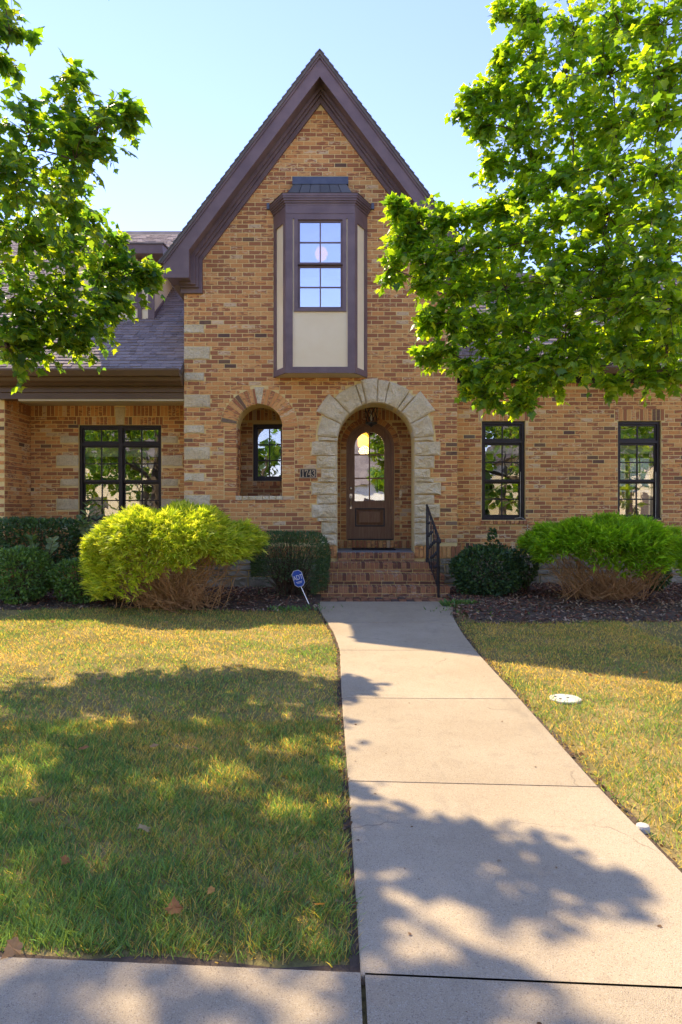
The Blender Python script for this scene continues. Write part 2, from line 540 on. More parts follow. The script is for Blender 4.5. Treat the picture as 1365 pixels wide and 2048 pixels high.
bricks_rest = MB(); singles = []              # single bricks (x0,x1,z0,z1,Y)
def tone():
    u = random.random()
    if u < .32: dark = random.uniform(0, .12)
    elif u < .70: dark = random.uniform(.15, .45)
    elif u < .90: dark = random.uniform(.45, .75)
    else: dark = random.uniform(.8, 1.05)
    pale = random.random()**4*.45
    if random.random() < .05: pale = random.uniform(.55, .75)
    return (random.random(), dark, pale, random.random())
def brick_verts(xb0, xt0, xb1, xt1, z0, z1, yf, yb, c=.003):
    return [(xb0, yb, z0), (xb1, yb, z0), (xt1, yb, z1), (xt0, yb, z1),
            (xb0, yf+c, z0), (xb1, yf+c, z0), (xt1, yf+c, z1), (xt0, yf+c, z1),
            (xb0+c, yf, z0+c), (xb1-c, yf, z0+c), (xt1-c, yf, z1-c), (xt0+c, yf, z1-c)]
BF = [(8,9,10,11), (4,5,9,8), (5,6,10,9), (6,7,11,10), (7,4,8,11), (0,1,5,4), (1,2,6,5), (2,3,7,6), (3,0,4,7)]
def put_brick(mb, xb0, xt0, xb1, xt1, z0, z1, Y, proud=.006):
    mb.col = tone()
    yf = Y - proud + random.uniform(-.0018, .0018)
    mb.add(brick_verts(xb0, xt0, xb1, xt1, z0, z1, yf, Y+.01), BF)
def lay(zb, zt, Y, rowfn, z_ref, want_single=None, mb=None, single_side=None):
    """running bond; rowfn(z0,z1) gives allowed x intervals as (xb0,xt0,xb1,xt1)"""
    mb = mb or bricks_rest
    i0 = int(math.ceil((zb-z_ref)/CP - 1e-6)); i1 = int(math.floor((zt-z_ref)/CP + 1e-6))
    for i in range(i0, i1):
        z0 = z_ref + i*CP + J/2; z1 = z_ref + (i+1)*CP - J/2
        off = (.5*BL if i % 2 else 0.0) + random.uniform(-.006, .006)
        for (b0, t0, b1, t1) in rowfn(z0, z1):
            lo, hi = min(b0, t0), max(b1, t1)
            k = math.floor((lo-off)/BL)
            while off + k*BL < hi:
                a0 = off + k*BL + J/2; a1 = off + (k+1)*BL - J/2
                full = a0 >= max(b0, t0)-1e-6 and a1 <= min(b1, t1)+1e-6
                xb0, xt0, xb1, xt1 = max(a0, b0), max(a0, t0), min(a1, b1), min(a1, t1)
                k += 1
                if (xb1-xb0) < .02 and (xt1-xt0) < .02: continue
                if xb1 < xb0+.006: xb1 = xb0+.006
                if xt1 < xt0+.006: xt1 = xt0+.006
                if full and want_single: singles.append((a0, a1, z0, z1, Y)); continue
                put_brick(mb, xb0, xt0, xb1, xt1, z0, z1, Y)
def cut(iv, c0, c1, gap=.005):
    out = []
    for (b0, t0, b1, t1) in iv:
        if c1 <= min(b0, t0) or c0 >= max(b1, t1): out.append((b0, t0, b1, t1)); continue
        if c0-gap > max(b0, t0): out.append((b0, t0, c0-gap, c0-gap))
        if c1+gap < min(b1, t1): out.append((c1+gap, c1+gap, b1, t1))
    return out
def soldiers(x0, x1, z0, z1, Y, mb=None, wdt=.0729, proud=.006):
    n = max(1, round((x1-x0)/wdt)); d = (x1-x0)/n
    for k in range(n):
        a, b = x0+k*d+J/2, x0+(k+1)*d-J/2
        put_brick(mb or bricks_rest, a, a, b, b, z0+J/2, z1-J/2, Y, proud)
def rough_stone(name, poly, Y, parent, proud=.04, back=.05, mat=None, amp=.016):
    """rock-faced stone: front is a fan with a few inner rings pushed in and out"""
    cx = sum(p[0] for p in poly)/len(poly); cz = sum(p[1] for p in poly)/len(poly)
    P = []
    for i, p in enumerate(poly):
        q = poly[(i+1) % len(poly)]
        ln = math.hypot(q[0]-p[0], q[1]-p[1]); k = max(1, min(4, round(ln/.08)))
        for j in range(k):
            P.append((p[0]+(q[0]-p[0])*j/k, p[1]+(q[1]-p[1])*j/k))
    a = sum(P[i][0]*P[(i+1) % len(P)][1]-P[(i+1) % len(P)][0]*P[i][1] for i in range(len(P)))
    if a < 0: P = P[::-1]
    n = len(P); vs = []
    jit = [(random.uniform(-.005, .005), random.uniform(-.005, .005)) for _ in P]
    sd = random.uniform(0, 90)
    def rel(x, z): return 1.5*amp*(1.5*mnoise.noise(Vector((x*7+sd, z*9, sd)))+.9*mnoise.noise(Vector((x*19, z*23+sd, sd)))+.5*mnoise.noise(Vector((x*47, z*51+sd, sd))))
    lv = ((1.0, back, 0), (1.0, -.006, 0), (.95, -proud*.75, .5), (.72, -proud, 1), (.42, -proud, 1))
    for s_, y, am in lv:
        for i, (x, z) in enumerate(P):
            xx = cx+(x-cx)*s_+jit[i][0]; zz = cz+(z-cz)*s_+jit[i][1]
            vs.append((xx, Y+y+am*rel(xx, zz), zz))
    vs.append((cx, Y-proud+rel(cx, cz), cz))
    fs = []
    for r_ in range(4):
        for i in range(n):
            fs.append((r_*n+i, r_*n+(i+1) % n, (r_+1)*n+(i+1) % n, (r_+1)*n+i))
    for i in range(n): fs.append((4*n+i, 4*n+(i+1) % n, 5*n))
    m_ = MB(); m_.add(vs, fs)
    return m_.build(name, mat or M['stone'], parent)
def inset(x0, x1, z0, z1, j=.006): return rect(x0+j, x1-j, z0+j, z1-j)

# openings in the gable wall
NX0, NX1, NZB, NZS = -1.75, -.98, 1.667, 2.82          # niche arch
NC, NR = (NX0+NX1)/2, (NX1-NX0)/2
AC, AR, AZB, AZS = .58, .64, .60, 2.58                  # entrance arch
WT = .46                                                # wall thickness
SL = 1.325                                              # gable pitch
gwall = MB().holed([(XL, 0), (XR, 0), (XR, 5.35), (XC, 8.36), (XL, 5.35)],
                   [arch(NC, NR, NZB, NZS), arch(AC, AR, AZB, AZS), rect(-1.0, .32, 3.95, 6.3)], YG, YG+WT).build('gable_wall', M['mortar'], house)
ZR = 5.04 - 60*CP                                       # course datum
quoins = [(649, 666, 40), (693, 720, 52), (748, 765, 40), (793, 819, 52), (848, 867, 40), (894, 921, 52), (949, 965, 40), (994, 1020, 52), (1046, 1063, 40), (1090, 1110, 52)]
QS = []
for (a, b, wd) in quoins:
    zt = round((Z(a, YG)-ZR)/CP)*CP+ZR; zb = round((Z(b, YG)-ZR)/CP)*CP+ZR
    QS.append((XL-.004, XL+wd/119.7, zb, zt))
for q in QS: rough_stone('quoin_stone', inset(*q), YG, gwall, .022, amp=.007)
jambz = [2.58, 2.338, 2.128, 1.961, 1.896, 1.686, 1.531, 1.303, 1.233, 1.036, .838]
jambw = [.433, .347, .272, .33, .433, .345, .433, .335, .27, .30]
JS = []
for i, wd in enumerate(jambw):
    JS.append((AC-AR-wd, AC-AR, jambz[i+1], jambz[i])); JS.append((AC+AR, AC+AR+wd+random.uniform(-.03, .02), jambz[i+1], jambz[i]))
for q in JS: rough_stone('jamb_stone', inset(*q, j=.004), YG, gwall, .05, back=.30)
vous = [(0, 5, .96), (5, 27, .98), (27, 49, 1.12), (49, 56, .99), (56, 77, 1.02), (77, 88, 1.03), (88, 104, 1.055), (104, 110, 1.0), (110, 134, 1.0), (134, 154, 1.12), (154, 175, .98), (175, 180, .96)]
for (a0, a1, ro) in vous:
    n = max(1, int((a1-a0)/6)); e = .35
    P = [(AC+AR*math.cos(R(a0+e+(a1-a0-2*e)*k/n)), AZS+AR*math.sin(R(a0+e+(a1-a0-2*e)*k/n))) for k in range(n+1)]
    if ro > 1.1:   # square ended long stones
        P += [(AC+ro*math.cos(R(a1-e)), AZS+ro*math.sin(R(a1-e))), (AC+ro*math.cos(R(a0+e)), AZS+ro*math.sin(R(a0+e)))]
    else:
        P += [(AC+ro*math.cos(R(a1-e-(a1-a0-2*e)*k/n)), AZS+ro*math.sin(R(a1-e-(a1-a0-2*e)*k/n))) for k in range(n+1)]
    rough_stone('arch_stone', P, YG, gwall, .055, back=.30, amp=.011)
def arch_half(cz, r, z0, z1):
    zz = min(max(cz, z0), z1) if z0 < cz < z1 else (z0 if z0 >= cz else z1)
    d = zz-cz
    return math.sqrt(r*r-d*d) if d < r else 0.0
NRO = NR+.255
def gable_row(z0, z1):
    def half(z): return min(XR-XC, (8.21-z)/SL) if z > 5.59 else XR-XC
    e = .05 if z0 > 5.0 else 0
    hb, ht = half(z0), half(z1)
    if z0 > 5.04 and z0 < 5.59: hb = ht = 1.97
    if ht <= .06: return []
    l0 = XL if hb >= XR-XC-1e-6 else XC-hb
    iv = [(XC-hb+.002, XC-ht+.002, XC+hb-.002, XC+ht-.002)]
    zm = (z0+z1)/2
    for q in QS:
        if q[2] < zm < q[3]: iv = cut(iv, q[0]-1, q[1])
    for q in JS:
        if q[2] < zm < q[3]: iv = cut(iv, q[0], q[1])
    if AZS <= zm:
        for (a0, a1, ro) in vous:
            pass
        h = arch_half(AZS, 1.0, z0, z1)
        if h: iv = cut(iv, AC-h, AC+h)
    elif zm > .838: iv = cut(iv, AC-AR, AC+AR)
    if NZB-.07 < zm < NZS: iv = cut(iv, NX0-.205, NX1+.205)
    elif zm >= NZS:
        h = arch_half(NZS, NRO, z0, z1)
        if h: iv = cut(iv, NC-h, NC+h)
    if 3.66 < zm < 6.42: iv = cut(iv, -1.09, .41)
    if zm > 6.42 and zm < 6.97: iv = cut(iv, -.75, .07)
    return iv
lay(.87, 8.15, YG, gable_row, ZR, True)
# brick ring, keystone, jambs and sill of the niche
nb = 25
for k in range(nb):
    a0 = math.pi*k/nb; a1 = math.pi*(k+1)/nb
    if k == nb//2: continue
    g0 = .0055/NR; g1 = .0055/NRO
    mb = MB(); mb.col = tone(); mb.col = (mb.col[0], mb.col[1]*.55, mb.col[2], mb.col[3])
    yf = YG-.012+random.uniform(-.002, .002)
    pts = [(NR, a0+g0), (NRO, a0+g1), (NRO, a1-g1), (NR, a1-g0)]
    q = [(NC+r*math.cos(a), NZS+r*math.sin(a)) for r, a in pts]
    mb.add([(x, yf, z) for x, z in q] + [(x, YG+.12, z) for x, z in q], [(0,1,2,3), (1,0,4,5), (2,1,5,6), (3,2,6,7), (0,3,7,4)])
    mb.build('arch_brick', M['brick'], gwall, col=True)
a0, a1 = math.pi*.472, math.pi*.528
rough_stone('keystone', [(NC+NR*math.cos(a0), NZS+NR*math.sin(a0)), (NC+(NRO+.03)*math.cos(a0-.03), NZS+(NRO+.03)*math.sin(a0-.03)),
                         (NC+(NRO+.03)*math.cos(a1+.03), NZS+(NRO+.03)*math.sin(a1+.03)), (NC+NR*math.cos(a1), NZS+NR*math.sin(a1))], YG, gwall, .022, amp=.006)
i = 0
z = NZB - .073
while z < NZS-.03:
    for (a, b) in ((NX0-.20, NX0), (NX1, NX1+.20)):
        put_brick(bricks_rest, a+J/2, a+J/2, b, b, z+J/2, min(z+CP, NZS)-J/2, YG)
    # reveal of the niche: headers running back
    for yy in range(4):
        mbx = bricks_rest; mbx.col = tone()
        y0 = YG+.005+yy*.115
        mbx.box(NX0-.02, NX0+.010, y0, y0+.104, z+J/2, min(z+CP, NZS)-J/2)
        mbx.col = tone(); mbx.box(NX1-.010, NX1+.02, y0, y0+.104, z+J/2, min(z+CP, NZS)-J/2)
    z += CP
for k in range(7):
    d = (NX1-NX0+.02)/7
    rough_stone('sill_stone', inset(NX0-.01+k*d, NX0-.01+(k+1)*d, NZB-.073, NZB+.005, .003), YG, gwall, .035, back=.2, amp=.004)
# soldier band and foundation under the gable wall
soldiers(XL-.02, AC-AR-.27, .63, .835, YG, proud=.03)
soldiers(AC-AR-.27, AC-AR-.005, .63, .835, YG, proud=.03)
soldiers(AC+AR+.005, XR+.045, .63, .835, YG, proud=.03)
def foundation(x0, x1, z0, z1, Y, parent, wl=(.25, .5)):
    z = z1
    while z > z0+.03:
        h = random.choice([.10, .16, .20]); zb = max(z-h, z0)
        x = x0
        while x < x1-.05:
            wd = random.uniform(*wl); xe = min(x+wd, x1)
            if x1-xe < .12: xe = x1
            rough_stone('foundation_stone', inset(x, xe, zb, z, .007), Y, parent, .03, amp=.012, mat=M['shaded_stone'])
            x = xe
        z = zb
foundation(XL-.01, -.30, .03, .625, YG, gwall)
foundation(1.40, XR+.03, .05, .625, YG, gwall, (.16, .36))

# single bricks: the nearest full ones are objects of their own, sharing meshes
singles.sort(key=lambda b: (b[0]-.0)**2 + (b[2]-CAMZ)**2)
one, many = singles[:300], singles[300:]
variants = []
for k in range(30):
    mb = MB(); put_brick(mb, -(BL-J)/2, -(BL-J)/2, (BL-J)/2, (BL-J)/2, -(CP-J)/2, (CP-J)/2, 0)
    variants.append(mb.mesh('brick', M['brick'], True))
for b in one:
    o = bpy.data.objects.new('brick', random.choice(variants))
    o.location = ((b[0]+b[1])/2, YG, (b[2]+b[3])/2)
    link(o, gwall)
for b in many: put_brick(bricks_rest, b[0], b[0], b[1], b[1], b[2], b[3], YG)

# right wing
XE = 8.6
rw1 = (X(964, YW), X(1051, YW), Z(1040, YW), Z(842, YW))
rw2 = (X(1236, YW), X(1323, YW), Z(1040, YW), Z(842, YW))
rwall = MB().holed(rect(XR, XE, 0, 3.95), [rect(*rw1), rect(*rw2)], YW, YW+.3).build('wing_wall', M['mortar'], house)
ZH = rw1[3]
def wing_row(z0, z1):
    zm = (z0+z1)/2; iv = [(XR, XR, 6.6, 6.6)]
    for r_ in (rw1, rw2):
        if r_[2]-.075 < zm < r_[3]: iv = cut(iv, r_[0], r_[1])
        elif r_[3] <= zm < r_[3]+.215: iv = cut(iv, r_[0]-.06, r_[1]+.06)
    return iv
ZR2 = .864
lay(ZR2, 3.60, YW, wing_row, ZR2)
for r_ in (rw1, rw2):
    soldiers(r_[0]-.055, r_[1]+.055, r_[3], r_[3]+.215, YW)
    soldiers(r_[0]-.03, r_[1]+.03, r_[2]-.08, r_[2]-.005, YW, proud=.045)
soldiers(XR+.03, 6.6, .66, ZR2, YW, proud=.008)
soldiers(XR, 6.6, 3.60, 3.80, YW)
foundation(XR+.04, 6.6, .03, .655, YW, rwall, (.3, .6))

# left porch recess and the block beyond it
XP = -5.73
lw = (X(158, YP), X(323, YP), 1.22, Z(850, YP))
pwall = MB().holed(rect(XP-.2, XL+.15, 0, 3.6), [rect(*lw)], YP, YP+.3).build('porch_wall', M['mortar'], house)
LQ = []
for (a, b, wide) in ((871, 886, 0), (910, 932, 1), (957, 972.5, 0), (997, 1020, 1), (1044, 1060, 0)):
    LQ.append((X(113 if wide else 121, YP), lw[0]-.002, Z(b, YP), Z(a, YP)))
    LQ.append((lw[1]+.002, X(366 if wide else 357, YP), Z(b, YP), Z(a, YP)))
for q in LQ: rough_stone('window_quoin_stone', inset(*q), YP, pwall, .018, amp=.003)
zs1 = Z(833, YP); zs2 = Z(812, YP)
def porch_row(z0, z1):
    zm = (z0+z1)/2; iv = [(XP, XP, XL, XL)]
    for q in LQ:
        if q[2] < zm < q[3]: iv = cut(iv, q[0], q[1])
    if lw[2] < zm < lw[3]: iv = cut(iv, lw[0], lw[1])
    if zm >= lw[3]: iv = cut(iv, lw[0]-.04, lw[1]+.04)
    return iv
lay(.1, zs1, YP, porch_row, zs1-60*CP)
kc = (lw[0]+lw[1])/2
soldiers(lw[0]-.035, kc-.085, lw[3], zs1-.004, YP); soldiers(kc+.085, lw[1]+.035, lw[3], zs1-.004, YP)
soldiers(XP, kc-.10, zs1, zs2+.02, YP); soldiers(kc+.10, XL, zs1, zs2+.02, YP)
rough_stone('keystone', [(kc-.07, lw[3]+.004), (kc+.07, lw[3]+.004), (kc+.095, zs2-.02), (kc-.095, zs2-.02)], YP, pwall, .025, amp=.003)
# block on the far left: its side wall faces the porch, bricks run back along Y
YB = 11.62
bwall = MB().box(-9.5, XP, YB, YP+.3, 0, 3.7).build('side_wall', M['mortar'], house)
i = 0; z = .09
while z < zs1-.02:
    off = 0 if i % 2 else BL/2
    y = YB - off
    while y < YP:
        a, b = max(y+J/2, YB+.002), min(y+BL-J/2, YP-.012)
        if b-a > .02:
            bricks_rest.col = tone(); p = .011+random.uniform(-.002, .002)
            bricks_rest.box(XP-.02, XP+p, a, b, z+J/2, z+CP-J/2)
        y += BL
    xx = XP - (0 if i % 2 else BL/2)
    while xx > -8.0:
        a, b = max(xx-BL+J/2, -8.0), min(xx-J/2+.0, XP+.009)
        put_brick(bricks_rest, a, a, b, b, z+J/2, z+CP-J/2, YB)
        xx -= BL
    z += CP; i += 1
y = YB
while y < YP-.03:
    bricks_rest.col = tone(); bricks_rest.box(XP-.02, XP+.011, y+J/2, y+.073-J/2, z+J/2, z+.20); y += .073
brick_o = bricks_rest.build('brickwork', M['brick'], house, col=True); brick_o['kind'] = 'stuff'

# entrance recess: door wall, floor, ceiling, sides
DX, DR, DZS, DZB = .544, .446, 2.62, .88
vw = (-1.64, -.82, Z(962, YD), Z(848, YD))
dwall = MB().holed(rect(XL+.1, XR-.1, .5, 3.62), [arch(DX, DR, DZB, DZS), rect(*vw)], YD, YD+.3).build('recess_wall', M['mortar'], house)
recess = MB()
def recess_row(z0, z1):
    zm = (z0+z1)/2; iv = [(-2.3, -2.3, 1.70, 1.70)]
    if DZB < zm < DZS: iv = cut(iv, DX-DR-.108, DX+DR+.108)
    elif zm >= DZS:
        h = arch_half(DZS, DR+.108, z0, z1)
        if h: iv = cut(iv, DX-h, DX+h)
    if vw[2]-.10 < zm < vw[3]: iv = cut(iv, vw[0], vw[1])
    return iv
lay(.88, 3.10, YD, recess_row, .88, mb=recess)
soldiers(-2.3, 1.7, 3.10, 3.30, YD, recess); soldiers(-2.3, 1.7, 3.30, 3.5, YD, recess)
soldiers(vw[0], vw[1], vw[2]-.10, vw[2]-.003, YD, recess, proud=.03)
soldiers(-.6, 1.70, .735, .878, YD-.1, recess, proud=.03)
z = DZB
while z < DZS-.03:
    for (a, b) in ((DX-DR-.105, DX-DR), (DX+DR, DX+DR+.105)):
        put_brick(recess, a+J/2, a+J/2, b-.002, b-.002, z+J/2, min(z+CP, DZS)-J/2, YD, .014)
    z += CP
for k in range(20):
    a0, a1 = math.pi*k/20+.008, math.pi*(k+1)/20-.008
    q = [(DX+r*math.cos(a), DZS+r*math.sin(a)) for r, a in ((DR, a0), (DR+.105, a0), (DR+.105, a1), (DR, a1))]
    recess.col = tone(); yf = YD-.014
    recess.add([(x, yf, zz) for x, zz in q]+[(x, YD+.03, zz) for x, zz in q], [(0,1,2,3), (1,0,4,5), (2,1,5,6), (3,2,6,7), (0,3,7,4)])
o = recess.build('recess_brickwork', M['brick'], dwall, col=True); o['kind'] = 'stuff'
MB().box(-2.3, 1.7, YD-.105, YD+.01, .60, .74).build('brick_sill_base', M['mortar'], dwall)
box('recess_side_wall', M['mortar'], house, XL+.05, -2.28, YG+WT, YD+.1, .4, 3.6)
box('recess_side_wall', M['mortar'], house, 1.68, XR-.05, YG+WT, YD+.1, .4, 3.6)
box('recess_ceiling', M['soffit'], house, XL+.05, XR-.05, YG+WT, YD+.1, 3.50, 3.56)
box('recess_floor', M['bluestone'], house, -2.3, 1.7, YG+.02, YD-.08, .60, .73)

# door
door = MB().holed(arch(DX, DR-.05, DZB+.01, DZS), [rect(.256, .808, 1.605, 2.62) [:2] + [(.808, 2.62)] + [(.532+.276*math.cos(math.pi*k/16), 2.62+.276*math.sin(math.pi*k/16)) for k in range(1, 16)] + [(.256, 2.62)],
                                                    rect(.275, .805, 1.14, 1.46)], YD+.06, YD+.10).build('door', M['wood'], house)
fr = MB(); n = 24
fr.holed(arch(DX, DR+.004, DZB-.005, DZS), [arch(DX, DR-.05, DZB+.01, DZS)], YD+.01, YD+.14)
fr.build('door_frame', M['wood'], door)
pn = MB(); pn.box(.275, .805, YD+.085, YD+.10, 1.14, 1.46)
pn.add([(.30, YD+.085, 1.165), (.78, YD+.085, 1.165), (.78, YD+.085, 1.435), (.30, YD+.085, 1.435), (.34, YD+.066, 1.205), (.74, YD+.066, 1.205), (.74, YD+.066, 1.395), (.34, YD+.066, 1.395)],
       [(4,5,6,7), (0,1,5,4), (1,2,6,5), (2,3,7,6), (3,0,4,7)])
pn.build('raised_panel', M['wood'], door)
pm = MB()
for (a, b, c, d) in ((.262, .818, 1.447, 1.472), (.262, .818, 1.128, 1.153)): pm.box(a, b, YD+.045, YD+.075, c, d)
for (a, b) in ((.262, .285), (.795, .818)): pm.box(a, b, YD+.047, YD+.074, 1.153, 1.447)
pm.build('panel_moulding', M['trim_dark'], door)
for (a, b, c, d) in ((.256, .808, 2.018, 2.042), (.256, .808, 2.458, 2.482)): box('muntin', M['wood'], door, a, b, YD+.058, YD+.085, c, d)
box('muntin', M['wood'], door, .520, .544, YD+.056, YD+.084, 1.605, 2.895)
for (a, b) in ((.256, .520), (.544, .808)):
    for (c, d) in ((1.605, 2.018), (2.042, 2.458)):
        box('pane', M['glass_door'], door, a, b, YD+.078, YD+.082, c, d)
    arcp = [(.532+.276*math.cos(math.pi*k/24), 2.62+.276*math.sin(math.pi*k/24)) for k in range(25)]
    if a < .4: P = [(a, 2.482), (b, 2.482), (b, 2.895)] + [p for p in arcp if p[0] < b-.005]
    else: P = [(a, 2.482), (b, 2.482)] + [p for p in arcp if p[0] > a+.005] + [(a, 2.895)]
    MB().prism(P, YD+.078, YD+.082).build('pane', M['glass_door'], door)
hx = .185
MB().lathe((0, 0, 0), [(.026, 0), (.03, .006), (.022, .02), (.008, .024)], 14).build('deadbolt', M['nickel'], door)
bpy.data.objects['deadbolt'].matrix_basis = Matrix.Translation((hx, YD+.06, Z(977, YD))) @ Matrix.Rotation(R(90), 4, 'X')
hm = MB(); zt, zb = Z(990, YD), Z(1014, YD)
hm.prism([(hx-.022, zt-.06), (hx+.022, zt-.06), (hx+.026, zt+.01), (hx, zt+.03), (hx-.026, zt+.01)], YD+.045, YD+.06)
hm.tube([(hx, YD+.05, zt-.02), (hx, YD+.005, zt-.05), (hx, YD-.005, (zt+zb)/2), (hx, YD+.005, zb+.03), (hx, YD+.05, zb)], .010, 8)
hm.prism([(hx-.018, zb-.03), (hx+.018, zb-.03), (hx+.016, zb+.02), (hx-.016, zb+.02)], YD+.045, YD+.06)
hm.build('handle', M['nickel'], door)
box('threshold', M['iron'], door, DX-DR+.02, DX+DR-.02, YD-.02, YD+.1, DZB-.002, DZB+.022)
MB().box(1.085, 1.125, YD-.025, YD-.008, 1.66, 1.80).lathe((1.105, YD-.03, 1.70), [(.0, -.0), (.012, 0.0), (.012, .02), (0, .022)], 10).build('doorbell', M['nickel'], house)

# windows
def window(x0, x1, z0, z1, Y, units, casing=.045, depth=.09, glass='glass', mat='trim_dark', name='window', blinds=None, parent=house, cord=None):
    """units: (x0,x1,z0,z1,cols,rows,recess)"""
    fm = MB().holed(rect(x0, x1, z0, z1), [rect(u[0], u[1], u[2], u[3]) for u in units], Y, Y+depth)
    wo = fm.build(name, M[mat], parent)
    for u in units:
        sash = MB(); b = .032; ys = Y+.028+u[6]
        ix0, ix1, iz0, iz1 = u[0]+b, u[1]-b, u[2]+b*1.3, u[3]-b
        sash.holed(rect(u[0]-.004, u[1]+.004, u[2]-.004, u[3]+.004), [rect(ix0, ix1, iz0, iz1)], ys, ys+.035)
        so = sash.build('sash', M[mat], wo)
        cw, rh = (ix1-ix0)/u[4], (iz1-iz0)/u[5]; t_ = .0105
        for k in range(1, u[4]): box('muntin', M[mat], wo, ix0+k*cw-t_, ix0+k*cw+t_, ys+.004, ys+.03, iz0, iz1)
        for k in range(1, u[5]): box('muntin', M[mat], wo, ix0, ix1, ys+.006, ys+.029, iz0+k*rh-t_, iz0+k*rh+t_)
        for a in range(u[4]):
            for c in range(u[5]):
                box('pane', M[glass], wo, ix0+a*cw+(t_ if a else 0), ix0+(a+1)*cw-(t_ if a < u[4]-1 else 0), ys+.016, ys+.020,
                    iz0+c*rh+(t_ if c else 0), iz0+(c+1)*rh-(t_ if c < u[5]-1 else 0))
    for bl in (blinds or []):
        m_ = MB(); k = 0; z = bl[3]
        while z > bl[2]:
            m_.box(bl[0], bl[1], bl[4]+(.004 if k % 2 else 0), bl[4]+.012, max(z-.05, bl[2]), z-.001); z -= .05; k += 1
        m_.build('blind', M['blind'], wo)
    return wo
def tall(x0, x1, z0, z1, Y, cord):
    zt = Z(886 if Y == YW else 888, Y)
    c = .05
    zb = Z(876 if Y == YW else 884, Y)
    zm = (z0+zt)/2
    us = [(x0+c, x1-c, zt+.045, z1-c, 2, 1, 0), (x0+c, x1-c, zm, zt, 2, 2, .012), (x0+c, x1-c, z0+.05, zm-.002, 2, 2, .04)]
    return us
for r_ in (rw1, rw2):
    us = tall(*r_, YW, None)
    wo = window(*r_, YW+.05, us, blinds=[(r_[0]+.07, r_[1]-.07, us[1][3]-.17, us[1][3]-.01, YW+.2)])
    box('sill_board', M['trim_dark'], wo, r_[0]-.005, r_[1]+.005, YW+.0, YW+.05, r_[2], r_[2]+.04)
    cd = MB()
    cd.tube([(r_[1]-.07, YW+.06, r_[2]+.85), (r_[1]-.072, YW+.055, r_[2]+.3), (r_[1]-.08, YW+.045, r_[2]+.05)] , .005, 5)
    cd.build('white_rod', M['white'], wo)
wo = [o for o in house.children if o.name.startswith('window')][0]
MB().tube([(rw1[1]-.19, YW-.015, rw1[2]+.03), (rw1[1]-.08, YW-.02, rw1[2]+.045), (rw1[1]+.0, YW-.03, rw1[2]+.0), (rw1[1]+.03, YW-.03, rw1[2]-.10), (rw1[1]+.03, YW-.025, rw1[2]-.5)], .0035, 5).build('white_cable', M['white'], wo)
xm = (lw[0]+lw[1])/2
us = []
for (a, b) in ((lw[0]+.045, xm-.03), (xm+.03, lw[1]-.045)):
    zt = Z(891, YP); zmid = Z(964, YP)
    us += [(a, b, zt+.045, lw[3]-.05, 2, 1, 0), (a, b, zmid, zt, 2, 2, .012), (a, b, lw[2]+.05, zmid-.002, 2, 2, .04)]
window(*lw, YP+.05, us, blinds=[(u[0]+.02, u[1]-.02, u[3]-.19, u[3]-.01, YP+.2) for u in (us[1], us[4])])
window(*vw, YD+.06, [(vw[0]+.05, vw[1]-.05, vw[2]+.05, vw[3]-.05, 3, 3, .0)], glass='glass')

# ------------------------------------------------------------------ bay window on the gable
YF = 11.0
bxl, bxr, fxl, fxr = -1.107, .42, -.878, .208
bz0, bz1 = 3.64, 6.36
bay = MB().prism([(bxl, YG+.02), (fxl, YF), (fxr, YF), (bxr, YG+.02)], bz0, bz0+.03, 'z').build('bay_window', M['soffit'], house)
def side_panel(mb, xa, ya, xb, yb, s0, s1, z0, z1, out, th):
    """a plank on the vertical plane from a to b between fractions s0..s1"""
    d = Vector((xb-xa, yb-ya, 0)); nrm = Vector((d.y, -d.x, 0)).normalized()
    if nrm.y > 0: nrm = -nrm
    p = Vector((xa, ya, 0)) + d*s0; q = Vector((xa, ya, 0)) + d*s1
    a, b = p+nrm*out, q+nrm*out; c, e = q+nrm*(out-th), p+nrm*(out-th)
    if xb < xa: a, b, c, e = b, a, e, c
    mb.prism([(a.x, a.y), (b.x, b.y), (c.x, c.y), (e.x, e.y)], z0, z1, 'z')
wz0, wz1 = Z(623.4, YF), Z(431, YF)
wx0, wx1 = X(589, YF), X(693, YF)
MB().holed(rect(fxl+.02, fxr-.02, bz0+.03, bz1), [rect(wx0+.01, wx1-.01, wz0+.01, wz1-.01)], YF+.002, YF+.05).build('stucco_panel', M['stucco'], bay)
for (xa, xb) in ((bxl, fxl), (fxr, bxr)):
    ya, yb = (YG, YF) if xa == bxl else (YF, YG)
    m_ = MB(); side_panel(m_, xa, ya, xb, yb, 0.0, 1.0, bz0+.03, bz1, 0, .05); m_.build('stucco_panel', M['stucco'], bay)
    for (s0, s1) in ((0, .19), (.81, 1.0)):
        m_ = MB(); side_panel(m_, xa, ya, xb, yb, s0, s1, bz0, bz1, .022, .02); m_.build('corner_board', M['trim'], bay)
    for (c, d) in ((bz0, bz0+.10), (bz1-.28, bz1)):
        m_ = MB(); side_panel(m_, xa, ya, xb, yb, .0, 1.0, c, d, .024, .02); m_.build('trim_board', M['trim'], bay)
for (a, b) in ((fxl-.005, fxl+.10), (fxr-.10, fxr+.005)): box('corner_board', M['trim'], bay, a, b, YF-.022, YF+.001, bz0-.004, bz1)
box('trim_board', M['trim'], bay, fxl+.10, fxr-.10, YF-.020, YF+.001, bz0-.002, bz0+.095)
box('trim_board', M['trim'], bay, fxl+.10, fxr-.10, YF-.020, YF+.001, bz1-.24, bz1)
box('frieze_board', M['trim'], bay, fxl-.004, fxr+.004, YF-.0272, YF-.0225, bz1-.16, bz1-.028)
for xq in (fxl, fxr): MB().tube([(xq, YF+.004, bz0-.002), (xq, YF+.004, 6.335)], .026, 8).build('corner_bead', M['trim'], bay)
zmid = (wz0+wz1)/2-.02
